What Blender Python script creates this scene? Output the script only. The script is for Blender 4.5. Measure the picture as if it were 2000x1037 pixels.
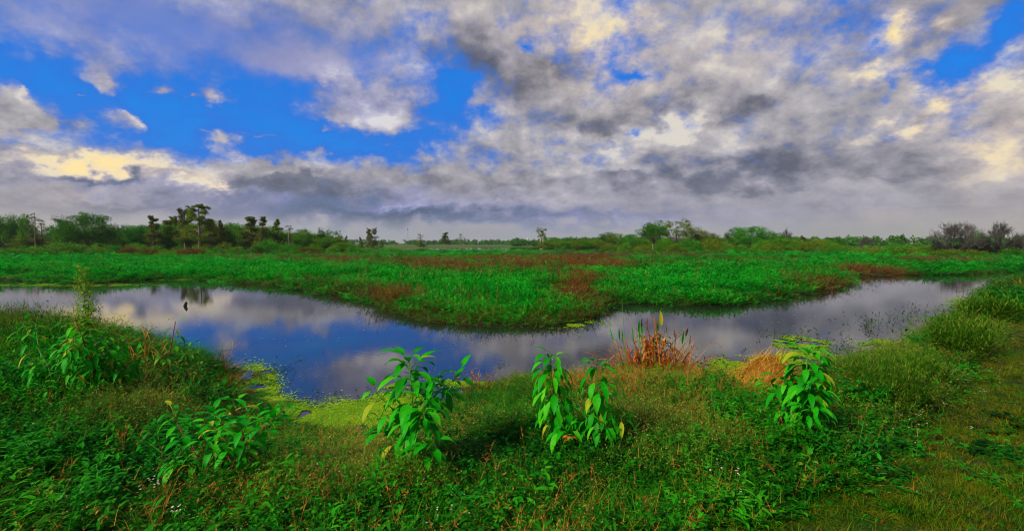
import bpy, math, random
import numpy as np
from mathutils import Vector, Matrix, Euler
R = math.radians
for o in list(bpy.data.objects): bpy.data.objects.remove(o)
SC = bpy.context.scene
COL = SC.collection

# ------------------------------------------------------------------ camera
FPX = 916.0                      # focal length in photo pixels (2000 wide)
PITCH = math.atan((518.5 - 474.0) / FPX)
CAMH = 2.3                      # eye above the water level (z = 0)
cam = bpy.data.cameras.new('camera'); camo = bpy.data.objects.new('camera', cam); COL.objects.link(camo)
cam.sensor_width = 36.0; cam.lens = 36.0 * FPX / 2000.0
cam.clip_start = 0.05; cam.clip_end = 20000
camo.location = (0, 0, CAMH); camo.rotation_euler = (R(90) - PITCH, 0, 0)
SC.camera = camo
SC.view_settings.view_transform = 'Standard'; SC.view_settings.look = 'None'
SC.view_settings.gamma = 1.0; SC.view_settings.use_curve_mapping = False
SC.view_settings.exposure = 0.28
SC.cycles.max_bounces = 6; SC.cycles.diffuse_bounces = 2; SC.cycles.glossy_bounces = 3
SC.cycles.transmission_bounces = 3; SC.cycles.transparent_max_bounces = 6
SC.cycles.use_denoising = True
SC.cycles.filter_width = 1.1

def pdir(px, py):                # direction of a photo pixel in the world
    u = (px - 1000.0) / FPX; v = (518.5 - py) / FPX
    c, s = math.cos(PITCH), math.sin(PITCH)
    return (u, c + s * v, -s + c * v)
def azel(px, py):
    x, y, z = pdir(px, py)
    return math.atan2(x, y), math.atan2(z, math.hypot(x, y))
def at(px, py, z=0.0):           # the point at height z seen at a photo pixel
    x, y, d = pdir(px, py)
    t = (z - CAMH) / d
    return (x * t, y * t)

# ------------------------------------------------------------------ sun
SUN_AZ, SUN_EL = R(-128), R(36)  # azimuth from +Y (view) clockwise, elevation: behind the camera, to the left
sun = bpy.data.lights.new('sun', 'SUN'); suno = bpy.data.objects.new('sun', sun); COL.objects.link(suno)
sun.energy = 5.0; sun.angle = R(4); sun.color = (1.0, 0.94, 0.82)
sd = Vector((math.sin(SUN_AZ) * math.cos(SUN_EL), math.cos(SUN_AZ) * math.cos(SUN_EL), math.sin(SUN_EL)))
suno.rotation_euler = sd.to_track_quat('Z', 'Y').to_euler()

# ------------------------------------------------------------------ node helpers
class NT:
    def __init__(s, tree): s.t = tree; tree.nodes.clear()
    def n(s, typ, ins=None, out=0, **kw):
        nd = s.t.nodes.new(typ)
        for k, v in kw.items(): setattr(nd, k, v)
        if ins:
            for k, v in ins.items():
                if v is None: continue
                sk = nd.inputs[k]
                if isinstance(v, bpy.types.NodeSocket): s.t.links.new(v, sk)
                elif isinstance(v, (tuple, list)) and len(v) == 3 and sk.type == 'RGBA': sk.default_value = (*v, 1)
                else: sk.default_value = v
        return nd.outputs[out] if out is not None else nd
    def m(s, op, a, b=None, c=None, clamp=False):
        return s.n('ShaderNodeMath', {0: a, 1: b, 2: c}, operation=op, use_clamp=clamp)
    def v(s, op, a, b=None, c=None, out=0):
        return s.n('ShaderNodeVectorMath', {0: a, 1: b, 2: c}, out=out, operation=op)
    def mix(s, f, a, b, blend='MIX'):
        return s.n('ShaderNodeMix', {0: f, 6: a, 7: b}, out=2, data_type='RGBA', blend_type=blend)
    def ss(s, x, lo, hi, a=0.0, b=1.0):
        return s.n('ShaderNodeMapRange', {0: x, 1: lo, 2: hi, 3: a, 4: b}, interpolation_type='SMOOTHSTEP')
    def noise(s, vec, scale, detail=4, rough=.55, out=0, dist=0.0, lac=2.0):
        return s.n('ShaderNodeTexNoise', {'Vector': vec, 'Scale': scale, 'Detail': detail, 'Roughness': rough, 'Distortion': dist, 'Lacunarity': lac}, out=out)
    def ramp(s, f, stops, interp='LINEAR'):
        nd = s.t.nodes.new('ShaderNodeValToRGB'); s.t.links.new(f, nd.inputs[0]); cr = nd.color_ramp; cr.interpolation = interp
        while len(cr.elements) < len(stops): cr.elements.new(0.5)
        for e, (p, c) in zip(cr.elements, stops): e.position = p; e.color = (*c, 1)
        return nd.outputs[0]

# ------------------------------------------------------------------ sky
def lin(r, g, b):
    f = lambda c: (c / 255 / 12.92) if c / 255 <= .04045 else ((c / 255 + .055) / 1.055) ** 2.4
    return (f(r), f(g), f(b))
world = bpy.data.worlds.new('World'); SC.world = world; world.use_nodes = True
world.cycles.sampling_method = 'MANUAL'; world.cycles.sample_map_resolution = 512
W = NT(world.node_tree)
D = W.n('ShaderNodeTexCoord', out=0)
sx = W.n('ShaderNodeSeparateXYZ', {0: D}, out=None)
X, Y, Z = sx.outputs
AZ = W.m('ARCTAN2', X, Y); EL = W.m('ARCSINE', Z)
P0 = W.n('ShaderNodeCombineXYZ', {0: AZ, 1: EL, 2: 0.0})
# cloud plane coordinates: clouds flatten towards the horizon
zz = W.m('ADD', W.m('MAXIMUM', Z, 0.0), 0.58)
Q = W.n('ShaderNodeCombineXYZ', {0: W.m('DIVIDE', X, zz), 1: W.m('DIVIDE', Y, zz), 2: 0.0})
WN = W.v('SUBTRACT', W.noise(Q, 8.5, 5, .6, out=1), (0.5, 0.5, 0.5))
P = W.v('MULTIPLY_ADD', WN, (0.11, 0.085, 0.0), P0)
P2 = W.v('MULTIPLY_ADD', WN, (0.24, 0.14, 0.0), P0)
def blob_sum(base, lst, dom):
    acc = base
    for (px, py, rx, ry, w, *rt) in lst:
        a0, e0 = azel(px, py)
        aw = abs(azel(px + rx, py)[0] - azel(px - rx, py)[0]) / 2 * 1.55
        eh = abs(azel(px, py - ry)[1] - azel(px, py + ry)[1]) / 2 * 1.55
        mp = W.n('ShaderNodeMapping', {'Vector': dom, 'Location': (a0, e0, 0), 'Rotation': (0, 0, R(rt[0] if rt else 0)), 'Scale': (aw, eh, 1)}, vector_type='TEXTURE')
        g = W.n('ShaderNodeTexGradient', {0: mp}, out=1, gradient_type='QUADRATIC_SPHERE')
        acc = W.m('MULTIPLY_ADD', g, float(w), acc)
    return acc
COVER = [ # where the blue shows (negative) and the single clouds in it
 (300, 220, 470, 120, -1.8), (580, 250, 360, 70, -1.6), (640, 170, 250, 50, -.5), (130, 170, 200, 60, -.8), (870, 185, 90, 80, -1.3), (900, 215, 60, 50, -1.0),
 (740, 285, 190, 36, -1.3), (330, 285, 260, 30, -.6), (1030, 95, 32, 24, -1.5), (1245, 150, 46, 20, -1.4), (1245, 266, 20, 12, -1.2), (1850, 130, 130, 42, -1.9, 14), (1970, 40, 80, 70, -1.8), (1725, 70, 50, 55, -1.1),
 (1650, 15, 130, 35, -.5), (430, 70, 420, 100, -.42), (80, 60, 200, 90, -.15), (690, 110, 90, 60, -.35), (1735, 180, 30, 50, -1.0), (900, 150, 60, 30, -.8),
 (218, 165, 48, 44, 2.3), (235, 190, 30, 24, .8), (262, 235, 74, 30, 2.6), (50, 240, 110, 26, 2.4), (18, 205, 50, 40, 2.4), (90, 245, 40, 14, 1.0), (312, 187, 30, 22, 2.1), (402, 190, 56, 26, 2.3), (442, 273, 56, 38, 2.4), (40, 185, 16, 14, 1.4), (165, 188, 14, 12, 1.5), (395, 270, 24, 12, 1.0), (372, 228, 80, 11, 1.2),
 (668, 228, 76, 46, 2.6), (758, 225, 50, 50, 2.3), (705, 190, 40, 24, 1.8), (650, 145, 75, 34, 1.3, -30), (575, 110, 130, 40, .9), (510, 262, 40, 6, 1.2), (635, 262, 40, 10, 1.5), (355, 187, 14, 8, 1.4), (745, 280, 60, 8, 1.0),
 (560, 345, 120, 40, .8), (960, 200, 60, 40, .6), (840, 110, 40, 50, .5), (620, 300, 40, 16, 1.4), (520, 312, 60, 18, 1.4), (1400, 260, 500, 160, .5), (1060, 180, 70, 40, .7), (960, 110, 60, 50, .8),
]
LIGHT = [ # brighter (+) and darker (-) cloud
 (905, 110, 60, 75, -.50), (880, 150, 40, 40, -.30), (1080, 150, 130, 40, -.42), (1000, 60, 60, 60, .15), (1160, 50, 110, 70, .65), (1330, 250, 130, 38, .95), (1450, 290, 120, 40, .25), (1200, 290, 90, 40, .5),
 (1440, 225, 160, 36, -.40, 20), (1290, 215, 110, 30, -.45, 25), (1500, 190, 90, 30, -.35), (1550, 60, 160, 60, -.12), (1400, 30, 180, 60, .30), (1380, 120, 160, 70, .12),
 (1450, 335, 330, 40, -.46, 6), (1250, 350, 160, 30, -.28), (1550, 320, 110, 34, -.32), (1000, 350, 160, 30, -.2), (1130, 240, 110, 36, -.38), (1180, 260, 70, 30, -.38),
 (640, 380, 230, 48, -.42), (520, 345, 110, 34, -.35), (820, 330, 70, 36, -.18), (870, 320, 90, 40, .05), (800, 425, 560, 24, -.55), (620, 350, 200, 50, -.15), (1350, 440, 500, 16, .12), (990, 300, 60, 30, .28), (560, 328, 70, 16, .35),
 (180, 355, 200, 15, -.55), (140, 395, 260, 22, -.05), (100, 325, 160, 26, .75), (300, 330, 140, 20, .55), (360, 362, 100, 12, .7), (190, 320, 90, 26, .8), (240, 405, 160, 14, -.22), (440, 375, 60, 10, .5), (180, 282, 200, 10, .35),
 (1770, 55, 66, 50, 1.25), (1700, 145, 70, 22, .75), (1850, 190, 60, 40, .55), (1960, 150, 80, 60, .55), (1950, 280, 110, 90, .38), (1760, 250, 90, 18, .5), (1870, 185, 60, 18, -.35), (1760, 330, 120, 30, -.25),
 (1600, 270, 100, 30, -.2), (1830, 220, 60, 26, -.35), (1700, 390, 300, 26, -.1), (640, 130, 120, 60, .12), (668, 228, 50, 30, .25), (262, 235, 50, 18, .25), (380, 20, 400, 60, -.12),
 (1970, 340, 60, 40, .15), (218, 165, 38, 34, .4), (60, 238, 90, 24, .3), (18, 200, 40, 30, .3), (402, 190, 44, 20, .4), (442, 273, 44, 30, .35), (758, 225, 40, 40, .35), (705, 190, 40, 24, .3), (655, 150, 50, 30, .3), (780, 405, 60, 10, .35), (1220, 335, 100, 14, .3), (1120, 290, 80, 20, .1), (850, 20, 200, 50, .1), (1100, 390, 300, 20, .1),
]
WARM = [ # cream, peach and yellow light on the cloud
 (190, 322, 110, 26, 1.1), (60, 320, 140, 34, .45), (340, 348, 130, 20, .55), (430, 372, 70, 14, .6), (1170, 55, 110, 80, .65), (1210, 100, 80, 50, .4), (1775, 58, 80, 55, 1.6), (1700, 148, 90, 26, .7), (1850, 195, 80, 50, .6),
 (1950, 290, 130, 120, .55), (1960, 130, 100, 60, .4), (1770, 252, 110, 22, .6), (1350, 250, 180, 50, .05), (1500, 60, 300, 80, .25), (1000, 60, 250, 90, .3), (1060, 150, 200, 60, .28), (1230, 180, 200, 60, .2), (120, 420, 260, 40, .25),
 (1800, 430, 260, 26, .35), (950, 452, 280, 10, .2), (130, 385, 200, 12, .3),
]
HAZEB = [ # bluer, deeper cloud
 (640, 400, 420, 50, .9), (1000, 430, 700, 26, .8), (1380, 335, 350, 50, .2), (200, 360, 240, 18, .5), (450, 90, 650, 150, 1.2), (1000, 400, 900, 60, .25), (200, 20, 300, 80, .4), (720, 220, 150, 60, .5), (260, 230, 80, 40, .4), (1300, 440, 500, 14, .25), (1350, 80, 60, 30, .3), (1640, 30, 160, 50, .5), (1560, 110, 120, 40, .35),
]
VEIL = [(300, 50, 620, 130, 1.3), (600, 110, 220, 80, .7), (900, 455, 1600, 30, .5)]
NQ1 = W.noise(Q, 7.6, 8, .58, dist=.15)
NQ2 = W.noise(W.v('ADD', Q, (0.012, -0.045, 0)), 7.6, 8, .58, dist=.15)
NQ3 = W.noise(W.v('MULTIPLY_ADD', Q, (1.0, 1.3, 0), (7.3, 2.1, 0)), 3.4, 5, .6)
NQ4 = W.noise(Q, 26.0, 5, .62)
puff = W.m('SUBTRACT', NQ1, NQ2)
fine = W.m('SUBTRACT', NQ4, .5)
cov = blob_sum(0.62, COVER, P)
blu = blob_sum(0.14, HAZEB, P2)
veil = blob_sum(0.0, VEIL, P2)
soft = W.m('SUBTRACT', 1.0, W.m('MULTIPLY', veil, .72, clamp=True))
cov = W.m('MULTIPLY_ADD', W.m('MULTIPLY', W.m('SUBTRACT', NQ1, .5), soft), 2.9, cov)
cov = W.m('MULTIPLY_ADD', W.m('MULTIPLY', fine, soft), 1.7, cov)
lowband = W.ss(EL, 0.10, 0.17, 1.0, 0.0)
cov = W.m('ADD', cov, lowband)
COV = W.ss(cov, -0.42, 0.95)
br = blob_sum(0.57, LIGHT, P2)
amp = W.m('MULTIPLY', W.ss(EL, 0.03, 0.16, 0.25, 1.0), soft)
br = W.m('MULTIPLY_ADD', W.m('MULTIPLY', puff, amp), 1.5, br)
br = W.m('MULTIPLY_ADD', W.m('MULTIPLY', W.m('SUBTRACT', NQ3, .5), amp), .75, br)
br = W.m('MULTIPLY_ADD', W.m('MULTIPLY', W.m('SUBTRACT', NQ1, .5), amp), -.55, br)
br = W.m('MULTIPLY_ADD', W.m('MULTIPLY', fine, amp), .38, br)
streak = W.noise(W.v('MULTIPLY', P2, (2.2, 42.0, 1.0)), 1.0, 4, .6)
br = W.m('MULTIPLY_ADD', W.m('MULTIPLY', W.m('SUBTRACT', streak, .5), W.ss(EL, 0.10, 0.22, 1.0, 0.0)), .38, br)
warm = blob_sum(0.04, WARM, P2)
G1 = W.ramp(br, [(0.0, lin(92, 94, 106)), (0.25, lin(118, 117, 126)), (0.5, lin(152, 149, 150)), (0.75, lin(176, 172, 173)), (1.0, lin(208, 203, 194))])
B1 = W.ramp(br, [(0.0, lin(70, 86, 118)), (0.25, lin(88, 106, 142)), (0.5, lin(120, 128, 176)), (0.75, lin(158, 160, 198)), (1.0, lin(208, 208, 222))])
Y1 = W.ramp(br, [(0.0, lin(96, 88, 88)), (0.25, lin(130, 118, 112)), (0.5, lin(174, 158, 148)), (0.75, lin(220, 196, 170)), (1.0, lin(248, 222, 158))])
cc = W.mix(W.m('MULTIPLY', blu, 1.0, clamp=True), G1, B1)
cc = W.mix(W.m('MULTIPLY', warm, 1.0, clamp=True), cc, Y1)
nish = W.n('ShaderNodeTexSky', sky_type='NISHITA', sun_disc=False, sun_elevation=SUN_EL, sun_rotation=SUN_AZ % (2 * math.pi), air_density=1.2, dust_density=0.6, ozone_density=2.0)
nish = W.mix(1.0, nish, (0.004, 0.085, 0.150), 'MULTIPLY')
blue = W.mix(W.ss(W.m('MULTIPLY_ADD', NQ3, 2.2, cov), -.5, 1.2, .20, .95), W.mix(.75, nish, lin(4, 116, 218)), lin(34, 112, 210))
sky = W.mix(COV, blue, cc)
# pale band of thick air low over the horizon
hz = W.ss(EL, 0.012, 0.062, 1.0, 0.0)
hcol = W.ramp(W.m('MULTIPLY_ADD', AZ, .5, .5), [(0.0, lin(176, 168, 152)), (.3, lin(150, 154, 160)), (.55, lin(146, 150, 158)), (.8, lin(150, 150, 150)), (1.0, lin(168, 160, 142))])
sky = W.mix(W.m('MULTIPLY', hz, .8), sky, hcol)
# the high cloud over and behind the viewer, and the dim ground beneath the horizon
sky = W.mix(W.ss(Z, -0.02, 0.0, 1.0, 0.0), sky, (0.08, 0.10, 0.08))
bg = W.n('ShaderNodeBackground', {0: sky, 1: 0.92})
W.n('ShaderNodeOutputWorld', {0: bg}, out=None)

# ------------------------------------------------------------------ helpers
RNG = np.random.default_rng(7)
def project(x, y, z):            # world -> photo pixel (used only to read off which patch of the bank a spot lies in)
    c, s = math.cos(PITCH), math.sin(PITCH)
    zz_ = np.asarray(z) - CAMH
    d = c * y - s * zz_; v = (s * y + c * zz_) / d
    return 1000 + FPX * x / d, 518.5 - FPX * v
def tag(o, label=None, cat=None, group=None, kind=None):
    if label: o['label'] = label
    if cat: o['category'] = cat
    if group: o['group'] = group
    if kind: o['kind'] = kind
    return o
def empty(name, loc, rz=0.0, sc=1.0):
    o = bpy.data.objects.new(name, None); COL.objects.link(o); o.empty_display_size = .2
    o.location = loc; o.rotation_euler = (0, 0, rz); o.scale = (sc, sc, sc) if not isinstance(sc, (tuple, list)) else sc
    return o
class MB:                        # collects geometry; per-vertex float 'c' (tone of that leaf) and 't' (along it)
    def __init__(s): s.v = []; s.f = []; s.c = []; s.t = []; s.n = 0; s.fm = []
    def add(s, v, f, c=0.5, t=0.0, mat=0):
        v = np.asarray(v, np.float32).reshape(-1, 3); f = np.asarray(f, np.int64)
        k = len(v)
        s.v.append(v); s.f.append((f + s.n)); s.n += k
        s.c.append(np.broadcast_to(np.asarray(c, np.float32), (k,)) if np.ndim(c) == 0 else np.asarray(c, np.float32))
        s.t.append(np.broadcast_to(np.asarray(t, np.float32), (k,)) if np.ndim(t) == 0 else np.asarray(t, np.float32))
        s.fm.append(np.full(len(f), mat, np.int32))
        return s
    def mesh(s, name, mats, smooth=True):
        me = bpy.data.meshes.new(name)
        v = np.concatenate(s.v); me.vertices.add(len(v)); me.vertices.foreach_set('co', v.ravel())
        idx = np.concatenate([f.ravel() for f in s.f]); cnt = np.concatenate([np.full(len(f), f.shape[1]) for f in s.f])
        st = np.concatenate([[0], np.cumsum(cnt)[:-1]])
        me.loops.add(len(idx)); me.loops.foreach_set('vertex_index', idx.astype(np.int32))
        me.polygons.add(len(cnt)); me.polygons.foreach_set('loop_start', st.astype(np.int32))
        me.polygons.foreach_set('material_index', np.concatenate(s.fm))
        if smooth: me.polygons.foreach_set('use_smooth', np.ones(len(cnt), bool))
        for nm, arr in (('c', s.c), ('t', s.t)):
            a = me.attributes.new(nm, 'FLOAT', 'POINT'); a.data.foreach_set('value', np.concatenate(arr))
        for m in (mats if isinstance(mats, (list, tuple)) else [mats]): me.materials.append(m)
        me.update(calc_edges=True); return me
    def build(s, name, mats, parent=None, smooth=True, link=True):
        o = bpy.data.objects.new(name, s.mesh(name, mats, smooth))
        if link: COL.objects.link(o)
        if parent: o.parent = parent
        return o
def unit(a): return a / np.maximum(np.linalg.norm(a, axis=-1, keepdims=True), 1e-9)
PROF = {'blade': lambda t: np.clip(1.15 * (1 - t) ** .75, 0, 1), 'leaf': lambda t: np.sin(np.pi * np.clip(t, 0, 1) ** .62) ** .85 * (1 - .25 * t) + .015,
        'lance': lambda t: np.sin(np.pi * np.clip(t, 0, 1) ** .8) ** .8 + .02, 'stem': lambda t: 1 - .6 * t,
        'spade': lambda t: np.where(t < .34, .07, np.sin(np.pi * np.clip((t - .34) / .66, 0, 1) ** .72) ** 1.0 * (1.1 - .3 * t) + .03), 'disc': lambda t: np.sqrt(np.clip(1 - (2 * t - 1) ** 2, 0, 1)) + .02}
def ribbon(mb, B, D, L, Wd, prof='blade', droop=0.0, segs=4, fold=0.0, c=None, mat=0, side=None, wave=0.0):
    B = np.atleast_2d(np.asarray(B, float)); N = len(B)
    D = unit(np.broadcast_to(np.atleast_2d(np.asarray(D, float)), (N, 3)).copy())
    L = np.broadcast_to(np.asarray(L, float), (N,)); Wd = np.broadcast_to(np.asarray(Wd, float), (N,)); dr = np.broadcast_to(np.asarray(droop, float), (N,))
    if side is None:
        up = np.tile([0., 0, 1.], (N, 1)); sd = np.cross(D, up)
        bad = np.linalg.norm(sd, axis=1) < .25
        a = RNG.uniform(0, 6.28, N); rnd = np.stack([np.cos(a), np.sin(a), 0 * a], 1)
        sd[bad] = rnd[bad]
    else: sd = np.broadcast_to(np.atleast_2d(side), (N, 3)).copy()
    sd = unit(sd); pos = B.copy(); d = D.copy(); step = (L / segs)[:, None]
    pf = PROF[prof]; cols = 3 if fold else 2
    V = np.zeros((N, segs + 1, cols, 3)); T = np.zeros((N, segs + 1, cols))
    ph = RNG.uniform(0, 6.28, N)
    for k in range(segs + 1):
        t = k / segs; w = (Wd * .5 * float(pf(np.array(t))))[:, None]
        nrm = unit(np.cross(sd, d)); nrm = np.where(nrm[:, 2:3] < 0, -nrm, nrm)
        wv = (wave * Wd * np.sin(ph + 9 * t))[:, None] * nrm
        V[:, k, 0] = pos - sd * w + nrm * w * fold + wv; V[:, k, -1] = pos + sd * w + nrm * w * fold - wv
        if cols == 3: V[:, k, 1] = pos
        T[:, k, :] = t
        pos = pos + d * step
        d = unit(d + np.stack([0 * dr, 0 * dr, -dr / segs], 1))
    M = (segs + 1) * cols; f = []
    for k in range(segs):
        for j in range(cols - 1): a = k * cols + j; f.append((a, a + 1, a + cols + 1, a + cols))
    F = (np.arange(N)[:, None, None] * M + np.array(f)[None]).reshape(-1, 4)
    cc_ = RNG.uniform(0, 1, N) if c is None else np.broadcast_to(np.asarray(c, float), (N,))
    mb.add(V.reshape(-1, 3), F, np.repeat(cc_, M), T.ravel(), mat)
    return pos
def tube(mb, pts, rad, sides=6, c=0.5, mat=0):
    pts = np.asarray(pts, float); K = len(pts); rad = np.broadcast_to(np.asarray(rad, float), (K,))
    tg = unit(np.gradient(pts, axis=0)); ref = np.array([0.31, .95, .07]); V = []
    for k in range(K):
        a = unit(np.cross(tg[k], ref)); b = np.cross(tg[k], a)
        an = np.arange(sides) * 2 * np.pi / sides
        V.append(pts[k] + rad[k] * (np.cos(an)[:, None] * a + np.sin(an)[:, None] * b))
    f = []
    for k in range(K - 1):
        for j in range(sides): f.append((k * sides + j, k * sides + (j + 1) % sides, (k + 1) * sides + (j + 1) % sides, (k + 1) * sides + j))
    mb.add(np.concatenate(V), f, c, np.repeat(np.linspace(0, 1, K), sides), mat)
    cap = [(0, j + 1, j) for j in range(1, sides - 1)]
    mb.add(V[-1], cap, c, 1.0, mat)
    return mb
def rdir(n, zlo=-1, zhi=1, rng=RNG):
    z = rng.uniform(zlo, zhi, n); a = rng.uniform(0, 2 * np.pi, n); r = np.sqrt(1 - z * z)
    return np.stack([r * np.cos(a), r * np.sin(a), z], 1)

def new_mat(name):
    m = bpy.data.materials.new(name); m.use_nodes = True
    return m, NT(m.node_tree)
def leaf_mat(name, stops, trans=.35, rough=.6, veins=False, spec=.08, objvar=.35, tip=None, big=None):
    m, N = new_mat(name)
    a = N.n('ShaderNodeAttribute', attribute_name='c', out=2)
    r = N.n('ShaderNodeObjectInfo', out=5)
    geo = N.n('ShaderNodeNewGeometry', out=0)
    f = N.m('ADD', N.m('MULTIPLY', a, 1 - objvar), N.m('MULTIPLY', r, objvar))
    if big:
        nb = N.noise(geo, big, 3, .6)
        f = N.m('MULTIPLY_ADD', N.m('SUBTRACT', nb, .5), 1.3, f, clamp=True)
    colr = N.ramp(f, [(i / (len(stops) - 1), s) for i, s in enumerate(stops)])
    t = N.n('ShaderNodeAttribute', attribute_name='t', out=2)
    if tip: colr = N.mix(N.ss(t, .55, 1.0), colr, tip)
    bs = N.n('ShaderNodeBsdfPrincipled', {'Base Color': colr, 'Roughness': rough, 'Specular IOR Level': spec})
    tr = N.n('ShaderNodeBsdfTranslucent', {0: colr})
    mx = N.n('ShaderNodeMixShader', {0: trans, 1: bs, 2: tr})
    N.n('ShaderNodeOutputMaterial', {0: mx}, out=None)
    return m
def plain_mat(name, c1, c2, scale=8, rough=.8, spec=.2, bump=0.0):
    m, N = new_mat(name)
    co = N.n('ShaderNodeTexCoord', out=3)
    nz = N.noise(co, scale, 5, .65)
    colr = N.ramp(nz, [(.3, c1), (.7, c2)])
    ins = {'Base Color': colr, 'Roughness': rough, 'Specular IOR Level': spec}
    if bump: ins['Normal'] = N.n('ShaderNodeBump', {'Strength': bump, 'Height': nz})
    bs = N.n('ShaderNodeBsdfPrincipled', ins)
    N.n('ShaderNodeOutputMaterial', {0: bs}, out=None)
    return m
def scatter(name, pts, scl, rot, idx, variants, label, cat):
    """one 'stuff' object: instances of the variants on its points"""
    me = bpy.data.meshes.new(name); n = len(pts)
    me.vertices.add(n); me.vertices.foreach_set('co', np.asarray(pts, np.float32).ravel())
    a = me.attributes.new('scl', 'FLOAT_VECTOR', 'POINT'); a.data.foreach_set('vector', np.asarray(scl, np.float32).ravel())
    a = me.attributes.new('rot', 'FLOAT_VECTOR', 'POINT'); a.data.foreach_set('vector', np.asarray(rot, np.float32).ravel())
    a = me.attributes.new('idx', 'INT', 'POINT'); a.data.foreach_set('value', np.asarray(idx, np.int32))
    o = bpy.data.objects.new(name, me); COL.objects.link(o)
    vc = bpy.data.collections.new(name + '_kinds')
    for i, v in enumerate(variants): v.name = '%s_kind_%02d' % (name, i); vc.objects.link(v)
    g = bpy.data.node_groups.new(name, 'GeometryNodeTree')
    g.interface.new_socket('Geometry', in_out='INPUT', socket_type='NodeSocketGeometry')
    g.interface.new_socket('Geometry', in_out='OUTPUT', socket_type='NodeSocketGeometry')
    T = NT(g)
    gi = T.n('NodeGroupInput', out=0)
    ci = T.n('GeometryNodeCollectionInfo', {'Collection': vc, 'Separate Children': True, 'Reset Children': True})
    def at_(nm, dt, o_):
        nd = T.n('GeometryNodeInputNamedAttribute', {'Name': nm}, out=None, data_type=dt)
        return [s for s in nd.outputs if s.enabled and s.name == 'Attribute'][0]
    ip = T.n('GeometryNodeInstanceOnPoints', {'Points': gi, 'Instance': ci, 'Pick Instance': True, 'Instance Index': at_('idx', 'INT', 0)}, out=None)
    T.t.links.new(at_('scl', 'FLOAT_VECTOR', 0), ip.inputs['Scale'])
    e2r = T.n('FunctionNodeEulerToRotation', {0: at_('rot', 'FLOAT_VECTOR', 0)})
    T.t.links.new(e2r, ip.inputs['Rotation'])
    T.n('NodeGroupOutput', {0: ip.outputs[0]}, out=None)
    md = o.modifiers.new('scatter', 'NODES'); md.node_group = g
    tag(o, label, cat, kind='stuff')
    return o
def fbm2(x, y, sc, seed=0, octv=4):      # cheap value noise for numpy
    x = np.asarray(x, float) * sc + seed * 17.31; y = np.asarray(y, float) * sc - seed * 9.77
    tot = 0; amp = .5; s_ = 0
    for _ in range(octv):
        xi = np.floor(x); yi = np.floor(y); fx = x - xi; fy = y - yi
        fx = fx * fx * (3 - 2 * fx); fy = fy * fy * (3 - 2 * fy)
        h = lambda a, b: np.modf(np.abs(np.sin(a * 127.1 + b * 311.7 + seed) * 43758.5453))[0]
        v = (h(xi, yi) * (1 - fx) + h(xi + 1, yi) * fx) * (1 - fy) + (h(xi, yi + 1) * (1 - fx) + h(xi + 1, yi + 1) * fx) * fy
        tot = tot + v * amp; s_ += amp; amp *= .5; x = x * 2.03 + 5.1; y = y * 2.03 + 1.7
    return tot / s_
def sstep(x, a, b): t = np.clip((x - a) / (b - a), 0, 1); return t * t * (3 - 2 * t)

# ------------------------------------------------------------------ the lie of the land
FAR_PX = [(-600, 552), (-300, 547), (0, 545), (100, 552), (185, 556), (240, 549), (320, 544), (400, 545), (460, 550), (560, 561), (640, 573), (700, 583), (760, 602), (830, 622), (900, 630), (1000, 635), (1080, 632), (1150, 616),
          (1185, 594), (1240, 590), (1310, 594), (1400, 594), (1480, 587), (1560, 576), (1640, 560), (1655, 550), (1640, 541), (1700, 538), (1780, 537), (1860, 536), (1940, 533), (1990, 527)]
NEAR_PX = [(2010, 535), (1950, 562), (1900, 600), (1812, 655), (1748, 690), (1680, 715), (1600, 738), (1530, 745), (1440, 756), (1350, 750), (1260, 742), (1180, 737), (1060, 744), (980, 757), (900, 780), (840, 825), (760, 852),
           (680, 855), (600, 853), (530, 838), (490, 800), (465, 750), (430, 715), (370, 692), (290, 674), (220, 660), (130, 650), (60, 640), (0, 634), (-300, 610), (-600, 600)]
FARP = np.array([at(*p) for p in FAR_PX]); NEARP = np.array([at(*p) for p in NEAR_PX])
POND = np.concatenate([FARP, NEARP])
LAKE = np.array([at(*p) for p in [(752, 488.0), (800, 485.6), (900, 484.2), (1010, 482.6), (1120, 483.0), (1300, 484.2), (1420, 486.5), (1420, 488), (1240, 489.4), (1100, 491.2), (1000, 491.6), (900, 491.8), (820, 491.4), (775, 490.2)]])
def dist_poly(x, y, P, closed):
    Q_ = np.concatenate([P, P[:1]]) if closed else P
    best = np.full(x.shape, 1e9)
    for (ax, ay), (bx, by) in zip(Q_[:-1], Q_[1:]):
        dx, dy = bx - ax, by - ay; t = np.clip(((x - ax) * dx + (y - ay) * dy) / (dx * dx + dy * dy + 1e-12), 0, 1)
        best = np.minimum(best, np.hypot(x - ax - t * dx, y - ay - t * dy))
    return best
def inside(x, y, P):
    r = np.zeros(x.shape, bool)
    for (ax, ay), (bx, by) in zip(P, np.roll(P, -1, 0)):
        c = ((ay > y) != (by > y)) & (x < (bx - ax) * (y - ay) / (by - ay + 1e-12) + ax)
        r ^= c
    return r
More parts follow.
